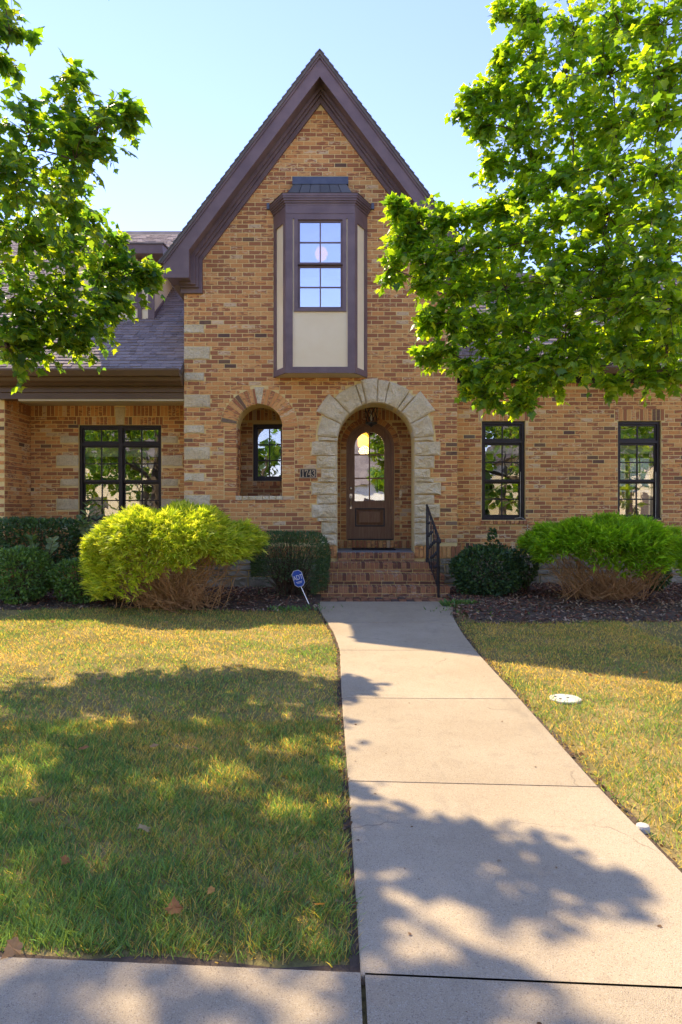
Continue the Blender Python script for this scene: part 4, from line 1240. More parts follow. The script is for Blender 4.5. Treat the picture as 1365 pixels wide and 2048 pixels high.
# ------------------------------------------------------------------ trees
def maple_leaf():
    P = [(0, 0), (.20, -.07), (.32, .06), (.30, .14), (.54, .34), (.38, .36), (.27, .46), (.24, .64), (.15, .66), (0, 1.0),
         (-.14, .68), (-.25, .62), (-.26, .45), (-.40, .37), (-.53, .30), (-.29, .13), (-.31, .05), (-.18, -.06)]
    v = [(x, y, -.30*abs(x) + .08*math.sin(4*y+3*x)) for x, y in P] + [(0, .36, .03)]
    n = len(P)
    return v, [(i, (i+1) % n, n) for i in range(n)]
LV, LF = maple_leaf()
def unit(a): return a/(np.linalg.norm(a, axis=-1, keepdims=True)+1e-9)
def tree(name, label, base, clumps, leaf=.105, group='maple trees in the front yard', singles_n=300, per=14, tw_n=26, pal=None, fork=2.0, cat='tree', trunk_r=.15):
    root = thing(name, base, label, cat, group)
    base = np.array(base, float)
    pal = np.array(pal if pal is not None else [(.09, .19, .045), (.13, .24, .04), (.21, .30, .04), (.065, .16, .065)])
    top = base+np.array([0, 0, fork])
    tr = MB()
    tr.tube([base-np.array([0, 0, .1]), base+np.array([.02, .01, fork*.4]), top, top+np.array([.05, 0, 1.2]), top+np.array([0, .05, 2.8])], [trunk_r*1.35, trunk_r, trunk_r*.9, trunk_r*.6, trunk_r*.15], 10)
    tr.build('trunk', M['bark'], root, smooth=True)
    limbs = MB(); twigs = MB()
    nodes = [(top+np.array([0, 0, h]), trunk_r*.55*(1-h/4)) for h in (-.3, 0, .4, .9, 1.5, 2.2)]
    order = sorted(clumps, key=lambda c: np.linalg.norm(np.array(c[:3])-top))
    LOC = []; AX = []; NR_ = []; SC = []; CO = []
    for c in order:
        ctr = np.array(c[:3]); r = c[3]; dens = c[4] if len(c) > 4 else 1.0
        best = min(nodes, key=lambda n_: np.linalg.norm(ctr-n_[0])+.55*np.linalg.norm(n_[0]-top)+(1.2 if n_[0][2] > ctr[2]+.5 else 0))
        p0, r0 = best
        mid = p0*.5+ctr*.5+rng.normal(0, .08, 3)+np.array([0, 0, .12*np.linalg.norm(ctr-p0)])
        r1 = max(r0*.45, .007)
        pts = []
        for t_ in (0, .25, .5, .75, 1.0):
            pts.append((1-t_)**2*p0+2*t_*(1-t_)*mid+t_*t_*ctr)
        rr = np.linspace(min(r0*.7, .045), r1, 5)
        limbs.tube(pts, list(rr), 6, cap=False)
        nodes.append((pts[2], float(rr[2]))); nodes.append((ctr, float(r1)))
        out = unit(ctr-top)
        nt_ = max(4, int(tw_n*dens))
        D = unit(rng.normal(0, 1, (nt_, 3))+out*.35)
        for d in D:
            ln = r*rng.choice([rng.uniform(.35, 1.05), rng.uniform(.8, 1.45)], p=[.72, .28])
            s0 = ctr+d*r*.05
            e0 = ctr+d*ln*np.array([1, 1, .85])-np.array([0, 0, .12*ln])
            m0 = (s0+e0)/2+rng.normal(0, .03, 3)+np.array([0, 0, .06])
            nl = int(per*rng.uniform(.7, 1.3))
            t_ = np.sort(rng.uniform(.15, 1.03, nl))[:, None]
            P = (1-t_)**2*s0+2*t_*(1-t_)*m0+t_*t_*e0
            if rng.random() < .6: twigs.tube([s0, m0*.5+(s0+e0)*.25, e0], [.0045, .0035, .002], 3, cap=False)
            td = unit(e0-s0)
            side = unit(np.cross(td, [0, 0, 1.0])+1e-6)
            sg = np.where(np.arange(nl) % 2, 1, -1)[:, None]
            ax = unit(td*.55+side*sg*rng.uniform(.3, 1.0, (nl, 1))+rng.normal(0, .35, (nl, 3))+np.array([0, 0, -.45]))
            nn = unit(np.array([0, 0, 1.0])+rng.normal(0, .55, (nl, 3))+out*.25)
            LOC.append(P+ax*rng.uniform(.01, .05, (nl, 1))); AX.append(ax); NR_.append(nn)
            SC.append(leaf*rng.uniform(.45, 1.3, nl))
            k = rng.integers(0, len(pal), nl)
            CO.append(pal[k]*rng.uniform(.75, 1.25, (nl, 1)))
    LOC = np.concatenate(LOC); AX = np.concatenate(AX); NR_ = np.concatenate(NR_); SC = np.concatenate(SC); CO = np.concatenate(CO)
    if singles_n:   # the camera's view must show sky where the photograph does
        pxx = 682.5+LOC[:, 0]*F/LOC[:, 1]
    Rm = frames(AX, NR_)*SC[:, None, None]
    lo = limbs.build('limbs', M['bark'], root, smooth=True)
    twigs.build('twigs', M['dark_twig'], root)['kind'] = 'stuff'
    # nearest leaves in view as single leaves, the rest as one crown
    dist = np.linalg.norm(LOC-np.array([0, 0, CAMZ]), axis=1)
    inv = (np.abs(LOC[:, 0]/LOC[:, 1]) < .5) & (LOC[:, 1] > 1) & (np.abs((LOC[:, 2]-CAMZ)/LOC[:, 1]) < .74)
    idx = np.where(inv)[0]
    idx = idx[np.argsort(dist[idx])][:singles_n] if singles_n else np.array([], int)
    keep = np.ones(len(LOC), bool); keep[idx] = False
    cr = scatter('crown', LV, LF, Rm[keep], LOC[keep], CO[keep], M['leaf'], root); cr['kind'] = 'stuff'
    if singles_n:
        vm = []
        for k in range(10):
            mb = MB(); c_ = pal[k % len(pal)]*rng.uniform(.8, 1.2); mb.col = (c_[0], c_[1], c_[2], 1)
            mb.add(LV, LF); vm.append(mb.mesh('leaf', M['leaf'], True))
        for i in idx:
            o = bpy.data.objects.new('leaf', vm[int(rng.integers(0, 10))])
            mt = Matrix.Identity(4)
            for a in range(3):
                for b in range(3): mt[a][b] = Rm[i][a][b]
                mt[a][3] = LOC[i][a]
            o.matrix_basis = mt
            link(o, cr)
    print(name, 'leaves', len(LOC))
    return root

def pc(px, py, Y, r, d=1.0): return (X(px, Y), Y, Z(py, Y), r, d)
# left maple: clumps whose outer edge follows the crown in the photograph, the rest fills the crown out of frame
LC = [pc(20, 60, 6.0, .22, .6), pc(-40, 20, 6.1, .35), pc(5, 130, 6.2, .18, .5), pc(-60, 170, 6.2, .5),
      pc(120, 230, 6.3, .42), pc(200, 250, 6.2, .36), pc(150, 170, 6.3, .22, .6), pc(252, 232, 6.1, .17, .6), pc(60, 270, 6.0, .45), pc(150, 320, 6.2, .40), pc(30, 360, 5.7, .5),
      pc(185, 290, 6.4, .28), pc(120, 400, 6.0, .42), pc(170, 450, 6.3, .25, .7), pc(40, 470, 5.6, .5), pc(120, 500, 5.8, .42), pc(225, 490, 6.3, .22, .6),
      pc(200, 545, 6.0, .36), pc(265, 545, 6.0, .22, .8), pc(300, 555, 6.0, .15, .5), pc(110, 590, 5.6, .42), pc(30, 590, 5.5, .45), pc(220, 600, 6.0, .25), pc(190, 635, 5.9, .28, .8),
      pc(60, 655, 5.6, .36), pc(140, 655, 5.7, .28, .7), pc(150, 690, 5.8, .14, .4), pc(15, 690, 5.4, .3, .8), pc(60, 705, 5.6, .16, .4), pc(-60, 450, 5.8, .5), pc(-80, 600, 5.6, .5), pc(-70, 300, 6.2, .5)]
def deeper(c):
    py = 1024-(c[2]-CAMZ)*F/c[1]
    k = float(np.interp(py, [330, 520], [1.03, 1.42]))
    return (c[0]*k, c[1]*k, CAMZ+(c[2]-CAMZ)*k, c[3]*k, c[4]*(1.5 if py > 350 else .72))
LC = [deeper(c) for c in LC]
for k in range(64):
    while True:
        p = np.array([-4.9, 7.2, 5.6])+rng.uniform(-1, 1, 3)*np.array([2.9, 3.2, 3.2])
        q = (p-np.array([-4.9, 7.2, 5.6]))/np.array([2.9, 3.2, 3.2])
        if not .12 < np.dot(q, q) < 1: continue
        pxl = 682.5+p[0]*F/max(p[1], .5); pyl = 1024-(p[2]-CAMZ)*F/max(p[1], .5)
        if pxl > -110 and pyl > -80: continue
        break
    LC.append((p[0], p[1], p[2], .62, .28 if p[0]+.575*p[2] > -.25 else 1.0))
# the high right side of the crown, above the frame, that shades the walk
for (a, b, c, r) in ((-2.6, 6.7, 6.9, .5), (-2.2, 6.2, 6.9, .4), (-2.9, 6.0, 6.6, .5), (-3.0, 5.4, 6.2, .5), (-2.6, 5.0, 5.9, .4), (-3.4, 5.0, 5.6, .55), (-2.5, 5.6, 6.6, .4), (-3.4, 4.4, 5.2, .5), (-2.9, 4.5, 5.6, .35)):
    LC.append((a, b, c, r, .24))
tree('maple_tree', 'shaded green maple reaching in from the left edge over the porch roof', (-4.9, 7.3, .05), LC, .100, tw_n=24, per=13)

RC = []
def rc(px, py, Y, r, d=1.0): RC.append(pc(px, py, Y, r, d))
for a in [(1010, 25, 6.9, .16, .5), (1075, 35, 6.9, .30), (1060, 110, 6.9, .32), (1010, 120, 7.0, .16, .5), (1000, 190, 7.0, .28), (950, 190, 7.0, .18, .6), (930, 225, 7.1, .12, .4), (975, 250, 7.0, .26), (1060, 200, 6.8, .36),
          (1050, 280, 6.9, .36), (990, 330, 7.0, .18, .7), (1060, 340, 6.9, .28), (1060, 400, 6.8, .30), (1000, 425, 6.7, .26), (945, 440, 6.7, .26), (885, 440, 6.8, .24), (840, 450, 6.8, .22), (800, 425, 6.8, .17, .7), (815, 480, 6.8, .2, .8), (790, 540, 6.8, .17, .6),
          (850, 520, 6.8, .27), (910, 520, 6.6, .3), (980, 500, 6.5, .36), (1060, 480, 6.4, .4), (860, 570, 6.8, .2, .7), (930, 590, 6.6, .3), (1010, 580, 6.4, .38), (1100, 570, 6.2, .42), (900, 640, 6.7, .24, .8), (860, 650, 6.7, .13, .5),
          (960, 660, 6.5, .3), (1040, 660, 6.3, .36), (1130, 660, 6.2, .4), (885, 705, 6.7, .2, .7), (850, 710, 6.8, .1, .4), (940, 730, 6.5, .24, .7), (1000, 725, 6.4, .28), (1080, 720, 6.2, .3), (985, 790, 6.5, .2, .7), (950, 780, 6.5, .13, .5),
          (1050, 790, 6.4, .2, .7), (1040, 815, 6.4, .11, .4), (1110, 760, 6.3, .2, .6), (1170, 720, 6.1, .3), (1250, 700, 6.0, .32), (1330, 690, 5.9, .34), (1230, 770, 6.1, .13, .4), (1300, 755, 6.0, .18, .5), (1350, 750, 6.0, .18, .6),
          (1150, 60, 6.5, .4), (1240, 50, 6.1, .4), (1330, 50, 5.7, .4), (1130, 150, 6.5, .4), (1220, 150, 6.1, .4), (1310, 150, 5.6, .4), (1140, 250, 6.5, .4), (1230, 250, 6.1, .4), (1320, 250, 5.6, .4), (1140, 350, 6.4, .4), (1230, 340, 6.1, .4), (1320, 350, 5.6, .42),
          (1140, 430, 6.3, .4), (1220, 430, 6.0, .4), (1310, 440, 5.6, .4), (1150, 510, 6.1, .4), (1230, 520, 5.9, .4), (1320, 530, 5.6, .4), (1190, 600, 6.0, .4), (1270, 610, 5.8, .4), (1345, 610, 5.6, .4),
          (1200, 100, 7.6, .6), (1200, 300, 7.6, .6), (1300, 200, 7.4, .6), (1120, 420, 7.6, .5), (1250, 450, 7.4, .6), (1340, 350, 7.2, .6), (1150, 600, 7.4, .45), (1280, 650, 7.2, .5), (1000, 560, 7.5, .36), (1080, 640, 7.5, .36), (1180, 690, 7.3, .34), (1290, 700, 7.2, .36), (1340, 620, 7.2, .45), (1030, 480, 7.5, .36), (1240, 580, 7.3, .45), (1340, 480, 7.2, .5), (950, 560, 7.4, .28), (980, 650, 7.4, .28), (1080, 740, 7.3, .24)]:
    rc(*a)
for k in range(46):
    while True:
        c0 = np.array([4.9, 6.9, 5.4]); e0 = np.array([3.2, 2.9, 3.2])
        p = c0+rng.uniform(-1, 1, 3)*e0
        q = (p-c0)/e0
        if not .2 < np.dot(q, q) < 1: continue
        pxl = 682.5+p[0]*F/max(p[1], .5); pyl = 1024-(p[2]-CAMZ)*F/max(p[1], .5)
        if pxl < 1420 and pyl > -60: continue
        if pxl < 1200: continue
        break
    RC.append((p[0], p[1], p[2], .62, .8))
tree('maple_tree', 'sunlit green maple reaching in from the right edge across the gable', (5.0, 6.9, .05), RC, .078, tw_n=30, per=13,
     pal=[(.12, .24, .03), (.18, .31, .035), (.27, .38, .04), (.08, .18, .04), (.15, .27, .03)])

# ------------------------------------------------------------------ shrubs
def spray():
    """a drooping thread of feathery foliage"""
    v = []; f = []
    for i, (y, z, w_) in enumerate(((0, 0, .05), (.35, .10, .09), (.7, .06, .07), (1.0, -.10, .015))):
        v += [(-w_, y, z), (w_, y, z)]
    f = [(0, 1, 3, 2), (2, 3, 5, 4), (4, 5, 7, 6)]
    # side threads
    for (y, s_) in ((.2, 1), (.35, -1), (.5, 1), (.65, -1)):
        k = len(v)
        v += [(0, y, .08), (.05*s_, y-.05, .08), (.30*s_, y+.30, .03)]; f.append((k, k+1, k+2))
    return v, f
SV_, SF_ = spray()
def cypress(name, label, c, rad, zb, zt, pal, n, skirt, twn=260, tz=None, group='feathery cypress shrubs'):
    cx, cy = c; rx, ry = rad; gz = float(zg(cy))
    root = thing(name, (cx, cy, gz), label, 'shrub', group)
    tw = MB()
    for k in range(twn):
        a = rng.uniform(0, 2*math.pi); s_ = rng.uniform(.35, 1.0)**.6
        e = np.array([cx+rx*.93*s_*math.cos(a), cy+ry*.93*s_*math.sin(a), zb+(zt-zb)*rng.uniform(-.25, .75)])
        s0 = np.array([cx+rng.normal(0, .24*rx), cy+rng.normal(0, .12), gz])
        m0 = s0*.45+e*.55+np.array([0, 0, -.12*s_])+rng.normal(0, .05, 3)
        pts = [(1-t_)**2*s0+2*t_*(1-t_)*m0+t_*t_*e+rng.normal(0, .022, 3) for t_ in (0, .3, .6, .85, 1)]
        tw.tube(pts, [.008, .0055, .004, .003, .002], 4, cap=False)
        for q in range(3):
            b0 = pts[rng.integers(1, 4)]; dd = unit(rng.normal(0, 1, 3)+unit(e-s0)*.5)
            tw.tube([b0, b0+dd*.08+rng.normal(0, .01, 3), b0+dd*rng.uniform(.12, .26)], [.0035, .0025, .0015], 3, cap=False)
    tw.build('branches', M['twig'], root)['kind'] = 'stuff'
    # foliage shell: uneven dome with a skirt that hangs lower in places
    u = rng.uniform(0, 1, n); a = rng.uniform(0, 2*math.pi, n)
    rr = np.sqrt(rng.uniform(0, 1, n))
    lump = 1+.06*np.sin(a*5+1.3)+.05*np.sin(a*9+.4)
    edge = rng.random(n) < .42
    dome = np.where(edge, 1.0, rr)
    hx_ = np.cos(a)*dome*rx*lump; hy_ = np.sin(a)*dome*ry*lump
    topz = zb+(zt-zb)*(1-.42*dome**3.0)+.045*np.sin(hx_*6+hy_*4)+.035*np.sin(hx_*13+1)
    low = zb+skirt(a)*(zt-zb)
    z_ = np.where(edge, low+(topz-low)*rng.uniform(0, 1, n)**.7, topz-np.abs(rng.normal(0, .05, n)))
    P = np.stack([cx+hx_*(1-.06*rng.random(n)), cy+hy_*(1-.06*rng.random(n)), z_], 1)
    outw = np.stack([np.cos(a)*dome, np.sin(a)*dome, .35+.9*(1-dome)], 1)
    ax = unit(outw+rng.normal(0, .38, (n, 3))+np.array([0, 0, .10]))
    nr = unit(np.array([0, 0, 1.0])+rng.normal(0, .4, (n, 3)))
    sc = rng.uniform(.075, .17, n)
    pal = np.array(pal); co = pal[rng.integers(0, len(pal), n)]*rng.uniform(.7, 1.2, (n, 1))
    o = scatter('foliage', SV_, SF_, frames(ax, nr)*sc[:, None, None], P, co, M['needle'], root); o['kind'] = 'stuff'
    return root
def sk1(a):      # lower on the left and back, high on the right front where branches show
    d = np.cos(a)
    return np.clip(-.02+.40*d+.12*np.sin(a*4)+.06*np.sin(a*11), -.42, .50)
cypress('golden_cypress_shrub', 'large golden yellow cypress shrub with bare brown branches below, left of steps', (X(348, 9.40), 9.40), (1.08, .82), .52, 1.385,
        [(.66, .72, .08), (.54, .65, .07), (.76, .78, .13), (.38, .50, .05)], 17000, sk1, 250)
def sk2(a): return np.clip(.08+.24*np.cos(a-2.6)+.16*np.sin(a*5)+.08*np.sin(a*13), -.2, .5)
cypress('green_cypress_shrub', 'bright green feathery cypress shrub with bare twigs beneath the right windows', (X(1215, 9.9), 9.95), (1.13, .75), .60, 1.22,
        [(.28, .50, .03), (.36, .58, .035), (.22, .41, .03), (.44, .64, .04)], 13000, sk2, 230)

def leaf_quad():
    return [(0, 0, 0), (.34, .35, .06), (0, .45, -.04), (-.34, .35, .06), (.24, .75, .05), (0, 1, -.03), (-.24, .75, .05)], [(0, 1, 2), (0, 2, 3), (1, 4, 2), (4, 5, 2), (5, 6, 2), (6, 3, 2)]
QV, QF = leaf_quad()
def shrub(name, label, c, rad, zb, zt, pal, n, size, boxy=2.0, group=None, twn=40, needle=False, open_low=0.0, spike=None):
    cx, cy = c; rx, ry = rad; gz = float(zg(cy))
    root = thing(name, (cx, cy, gz), label, 'shrub', group)
    tw = MB()
    for k in range(twn):
        a = rng.uniform(0, 2*math.pi); s_ = rng.uniform(.2, .95)
        e = np.array([cx+rx*s_*math.cos(a), cy+ry*s_*math.sin(a), zb+(zt-zb)*rng.uniform(.4, .95)])
        s0 = np.array([cx+rng.normal(0, .06), cy+rng.normal(0, .05), gz])
        m0 = s0*.5+e*.5+np.array([0, 0, -.08])
        tw.tube([(1-t_)**2*s0+2*t_*(1-t_)*m0+t_*t_*e+rng.normal(0, .008, 3) for t_ in (0, .35, .7, 1)], [.009, .006, .004, .002], 4, cap=False)
    tw.build('branches', M['dark_twig'], root)['kind'] = 'stuff'
    D = unit(rng.normal(0, 1, (n, 3)))
    # superellipsoid shell, thick and lumpy
    p_ = boxy
    k = (np.abs(D[:, 0])**p_+np.abs(D[:, 1])**p_+np.abs(D[:, 2])**p_)**(-1/p_)
    lump = 1+.07*np.sin(D[:, 0]*7+1)*np.sin(D[:, 2]*6)+.06*np.sin(D[:, 1]*9+D[:, 0]*5)
    if boxy > 3: lump = 1+(lump-1)*.4
    rr = (1-.35*rng.random(n)**2)*lump
    P = D*(k*rr)[:, None]*np.array([rx, ry, (zt-zb)/2])+np.array([cx, cy, (zt+zb)/2])
    if open_low:
        ok = ~((P[:, 2] < zb+(zt-zb)*open_low) & (rng.random(n) < .93) & (P[:, 0] < cx+rx*.55))
        P = P[ok]; D = D[ok]; n = len(P)
    if spike:
        for (sx, sh, sn) in spike:
            t_ = rng.random(sn)
            an = rng.uniform(0, 2*math.pi, sn); rr_ = .10*(1-t_)+.02
            P = np.concatenate([P, np.stack([cx+sx+rr_*np.cos(an), cy+rr_*np.sin(an), zt-.1+t_*sh], 1)])
            D = np.concatenate([D, np.stack([np.cos(an), np.sin(an), np.full(sn, .6)], 1)])
        n = len(P)
    ax = unit(D+rng.normal(0, .55, (n, 3))+np.array([0, 0, .3])); nr = unit(D*.6+np.array([0, 0, .8])+rng.normal(0, .4, (n, 3)))
    sc = size*rng.uniform(.6, 1.25, n)
    Rm = frames(ax, nr)*sc[:, None, None]
    if needle: Rm[:, :, 0] *= .35
    pal = np.array(pal); co = pal[rng.integers(0, len(pal), n)]*rng.uniform(.7, 1.25, (n, 1))
    o = scatter('foliage', QV, QF, Rm, P, co, M['shrub'], root); o['kind'] = 'stuff'
    return root
DG = [(.09, .17, .055), (.07, .135, .055), (.125, .21, .055), (.10, .18, .085)]
MG = [(.17, .30, .06), (.13, .24, .055), (.22, .36, .07), (.14, .25, .085)]
shrub('clipped_yew_shrub', 'clipped flat topped dark green yew beside the left of the steps', (X(581, 10.35), 10.35), (.57, .5), .16, 1.08, DG, 15000, .045, 4.5, twn=160, needle=True, open_low=.30)
shrub('dark_hedge', 'dark glossy hedge against the porch wall on the far left', (X(75, 10.9), 10.9), (.80, .42), .55, 1.27, DG, 6500, .055, 4.0, twn=60)
shrub('low_shrub', 'low dark green leafy shrub in the bottom left corner of the bed', (X(40, 9.7), 9.75), (.42, .36), .12, .86, MG, 3800, .05, 2.4)
shrub('low_shrub', 'small rounded green shrub between corner shrub and golden cypress', (X(165, 9.75), 9.8), (.42, .32), .12, .70, MG, 3600, .045, 2.6)
shrub('holly_shrub', 'dark bluish green shrub with a pointed top right of the handrail', (X(975, 10.4), 10.4), (.52, .42), .12, .86, [(.07, .14, .06), (.09, .17, .075), (.12, .21, .05), (.055, .11, .055)], 6500, .048, 2.3, spike=[(.08, .38, 260), (-.12, .12, 120)])
shrub('small_holly', 'small dark shrub half hidden left of the green cypress', (X(1052, 10.6), 10.7), (.20, .2), .25, .86, DG, 900, .055, 2.0, twn=12)
shrub('small_holly', 'small dark shrub under the right end of the green cypress', (X(1316, 10.7), 10.75), (.20, .2), .2, .62, DG, 800, .06, 2.0, twn=12)
def sapling(label, bx, by, stems, pal, size, base_z=None):
    gz = float(zg(by)); root = thing('sapling', (bx, by, gz), label, 'plant', 'broad leaved saplings in the bed')
    st = MB(); P = []; A = []
    for (dx, dy, h) in stems:
        e = np.array([bx+dx, by+dy, h]); s0 = np.array([bx, by, gz]); m0 = (s0+e)/2+np.array([-dx*.25, 0, .08])
        pts = [(1-t_)**2*s0+2*t_*(1-t_)*m0+t_*t_*e for t_ in np.linspace(0, 1, 6)]
        st.tube(pts, [.007, .006, .005, .004, .003, .002], 5, cap=False)
        for t_ in np.linspace(.45, 1, 11):
            p = (1-t_)**2*s0+2*t_*(1-t_)*m0+t_*t_*e
            for s_ in (-1, 1):
                P.append(p); A.append(unit(np.array([s_*.9, rng.normal(0, .5), .25])+unit(e-s0)*.5))
    st.build('stem', M['dark_twig'], root)
    P = np.array(P); A = np.array(A); n = len(P)
    sc = size*rng.uniform(.7, 1.2, n); pal = np.array(pal)
    for i in range(n):
        mb = MB(); c_ = pal[rng.integers(0, len(pal))]*rng.uniform(.8, 1.2); mb.col = (c_[0], c_[1], c_[2], 1)
        Rm = frames(A[i:i+1], unit(np.array([[0, -.5, 1.0]])+rng.normal(0, .3, (1, 3))))[0]*sc[i]
        mb.add([tuple(Rm@np.array(v)+P[i]) for v in QV], QF); mb.build('leaf', M['shrub'], root, col=True)
LGp = [(.20, .28, .10), (.15, .23, .07), (.26, .32, .14)]
sapling('pale leafed sapling rising behind the left end of the golden cypress', X(190, 10.4), 10.4, [(-.10, -.05, Z(1012, 10.4)), (.03, .0, Z(1022, 10.4)), (-.2, .02, Z(1040, 10.4))], LGp, .13)
sapling('pale leafed sapling standing among the low shrubs at far left', X(85, 9.9), 9.95, [(-.12, -.1, Z(1075, 9.9)), (.15, -.05, Z(1082, 9.9)), (-.25, 0, Z(1100, 9.9))], LGp, .12)

# ------------------------------------------------------------------ mulch, grass, fallen leaves
def bed_front(x):
    """front edge of the planting bed (y) on both sides of the walk"""
    return np.where(x < .6, 9.25+.16*np.sin(x*1.7)+np.where(x > -1.2, (x+1.2)*.12, 0)+np.where(x < -3.0, (-3.0-x)*.12, 0), 8.25+.08*np.sin(x*2.1))
for (xa, xb, nm) in ((-9, -.30, 'mulch_bed'), (1.60, 8.6, 'mulch_bed')):
    mb = MB(); nx = 40; vs = []; fs = []
    for i in range(nx+1):
        x = xa+(xb-xa)*i/nx; yf = float(bed_front(np.array(x)))
        for k, yy in enumerate((yf, yf+.12, yf+.5, yf+1.1, 11.2, 12.7)):
            vs.append((x, yy, float(zg(yy))+(.004, .02, .05, .07, .07, .07)[k]))
    for i in range(nx):
        for k in range(5): fs.append((i*6+k, (i+1)*6+k, (i+1)*6+k+1, i*6+k+1))
    mb.add(vs, fs); tag(mb.build(nm, M['soil']), kind='structure')
def on_walk(x, y, m=.05):
    l = np.interp(y, WLY, WLX)-m; r_ = np.interp(y, WRY, WRX)+m
    return (x > l) & (x < r_) & (y < 10.5)
CV = [(-.5, -.16, 0), (.5, -.2, .03), (.55, .17, 0), (-.45, .2, .04)]; CF = [(0, 1, 2, 3)]
N = 26000
x = np.concatenate([rng.uniform(-6, -.2, N//2), rng.uniform(1.3, 6.5, N//2)]); y = rng.uniform(7.9, 12.2, N)
ok = (y > bed_front(x)-np.abs(rng.normal(0, .07, N))) & ~on_walk(x, y, -.02)
ok &= ~((y > 11.35) & (x > -2.7) & (x < 2.0))
x, y = x[ok], y[ok]; n = len(x)
mz = zg(y)+np.interp(y-bed_front(x), [0, .12, .5, 1.1], [.004, .02, .05, .07])+rng.uniform(.002, .02, n)
an = rng.uniform(0, 2*math.pi, n)
ax = np.stack([np.cos(an), np.sin(an), rng.normal(0, .25, n)], 1); nr = unit(np.array([0, 0, 1.0])+rng.normal(0, .3, (n, 3)))
palc = np.array([(.25, .105, .055), (.32, .16, .085), (.18, .085, .05), (.42, .27, .16), (.50, .35, .23), (.22, .08, .05)])
o = scatter('mulch', CV, CF, frames(ax, nr)*(rng.uniform(.02, .06, n))[:, None, None], np.stack([x, y, mz], 1), palc[rng.integers(0, 6, n)]*rng.uniform(.7, 1.2, (n, 1)), M['chip'])
tag(o, 'dark red brown bark mulch in the planting beds', 'mulch', kind='stuff')

BV = [(-.5, 0, 0), (.5, 0, 0), (-.38, .5, .06), (.38, .5, .06), (0, 1, .28)]; BFc = [(0, 1, 3, 2), (2, 3, 4)]
def hash_noise(x, y, s):
    return (np.sin(x*s*1.3+1.7*np.sin(y*s*.9))+np.sin(y*s*1.7+1.3*np.sin(x*s*1.1+2))+np.sin((x+y)*s*2.3+.5))/3
def grass_pts(n, x0, x1, y0, y1, p):
    yy = y0+(y1-y0)*rng.uniform(0, 1, n)**p
    return rng.uniform(x0, x1, n), yy
gx, gy = [], []
for (n, x0, x1, y0, y1, p) in ((100000, -2.4, .1, 2.0, 4.6, 1.25), (75000, -4.2, .1, 4.4, 9.6, 1.2), (12000, -7, -3.6, 2.2, 9.6, 1), (60000, 1.3, 3.4, 2.0, 8.5, 1.1), (16000, 3.0, 5.5, 3.5, 8.5, 1), (9000, -6, 6, -1.7, .5, 1)):
    a, b = grass_pts(n, x0, x1, y0, y1, p); gx.append(a); gy.append(b)
x = np.concatenate(gx); y = np.concatenate(gy)
ok = ~on_walk(x, y, .006+.045*rng.random(len(x))**1.5) & ((y > sw_edge(x)+.04+.05*rng.random(len(x))) | (y < .55-.065*x-.02))
ok &= y < bed_front(x)+np.abs(rng.normal(0, .10, len(x)))
ok &= (x-vcx)**2+(y-vcy)**2 > .092**2
ok &= (x-cpx-.04)**2+(y-cpy)**2 > .06**2
thin = hash_noise(x, y, 2.3)*.5+hash_noise(x+5, y-3, 6.1)*.5
ok &= rng.random(len(x)) < np.clip(.85+.5*thin, .35, 1)
x, y, thin = x[ok], y[ok], thin[ok]; n = len(x)
an = rng.uniform(0, 2*math.pi, n)
lean = np.abs(rng.normal(.55, .35, n))
tuft = hash_noise(x*1.7, y*1.7, 9.0)
ax = np.stack([np.cos(an)*lean+.3*tuft, np.sin(an)*lean+.3*np.cos(5*tuft), np.ones(n)], 1)
nr = np.stack([np.cos(an+1.2), np.sin(an+1.2), rng.uniform(-.2, .5, n)], 1)
h = rng.uniform(.024, .066, n)*(1+.35*tuft)*np.interp(y, [2, 4, 6], [1.25, 1.0, .8])
wd = rng.uniform(.0022, .0046, n)*np.interp(y, [2, 9], [1.0, 1.8])
Fm = frames(ax, nr); Rm = Fm.copy()
Rm[:, :, 0] *= wd[:, None]; Rm[:, :, 1] *= h[:, None]; Rm[:, :, 2] *= h[:, None]
dry = np.clip(.50-.45*thin+.25*hash_noise(x-2, y+7, 1.1)+np.interp(y, [3, 6, 9], [-.16, .06, .18])+np.where(x > 1, .14, 0), .05, .85)  # more straw in sunlit parts: real dryness plus some sunlit gold in the colour
isdry = rng.random(n) < dry
pg = np.array([(.21, .37, .11), (.26, .42, .13), (.31, .45, .10), (.18, .34, .15)]); pd = np.array([(.86, .62, .17), (.86, .64, .25), (.74, .60, .14), (.66, .46, .18)])
co = np.where(isdry[:, None], pd[rng.integers(0, 4, n)], pg[rng.integers(0, 4, n)])*rng.uniform(.5, 1.3, (n, 1))
Rm[isdry, :, 1] *= .8
o = scatter('lawn_grass', BV, BFc, Rm, np.stack([x, y, zg(y)-.002], 1), co, M['grass'])
tag(o, 'mown lawn grass, green with dry straw patches, beside the walkway', 'grass', kind='stuff')
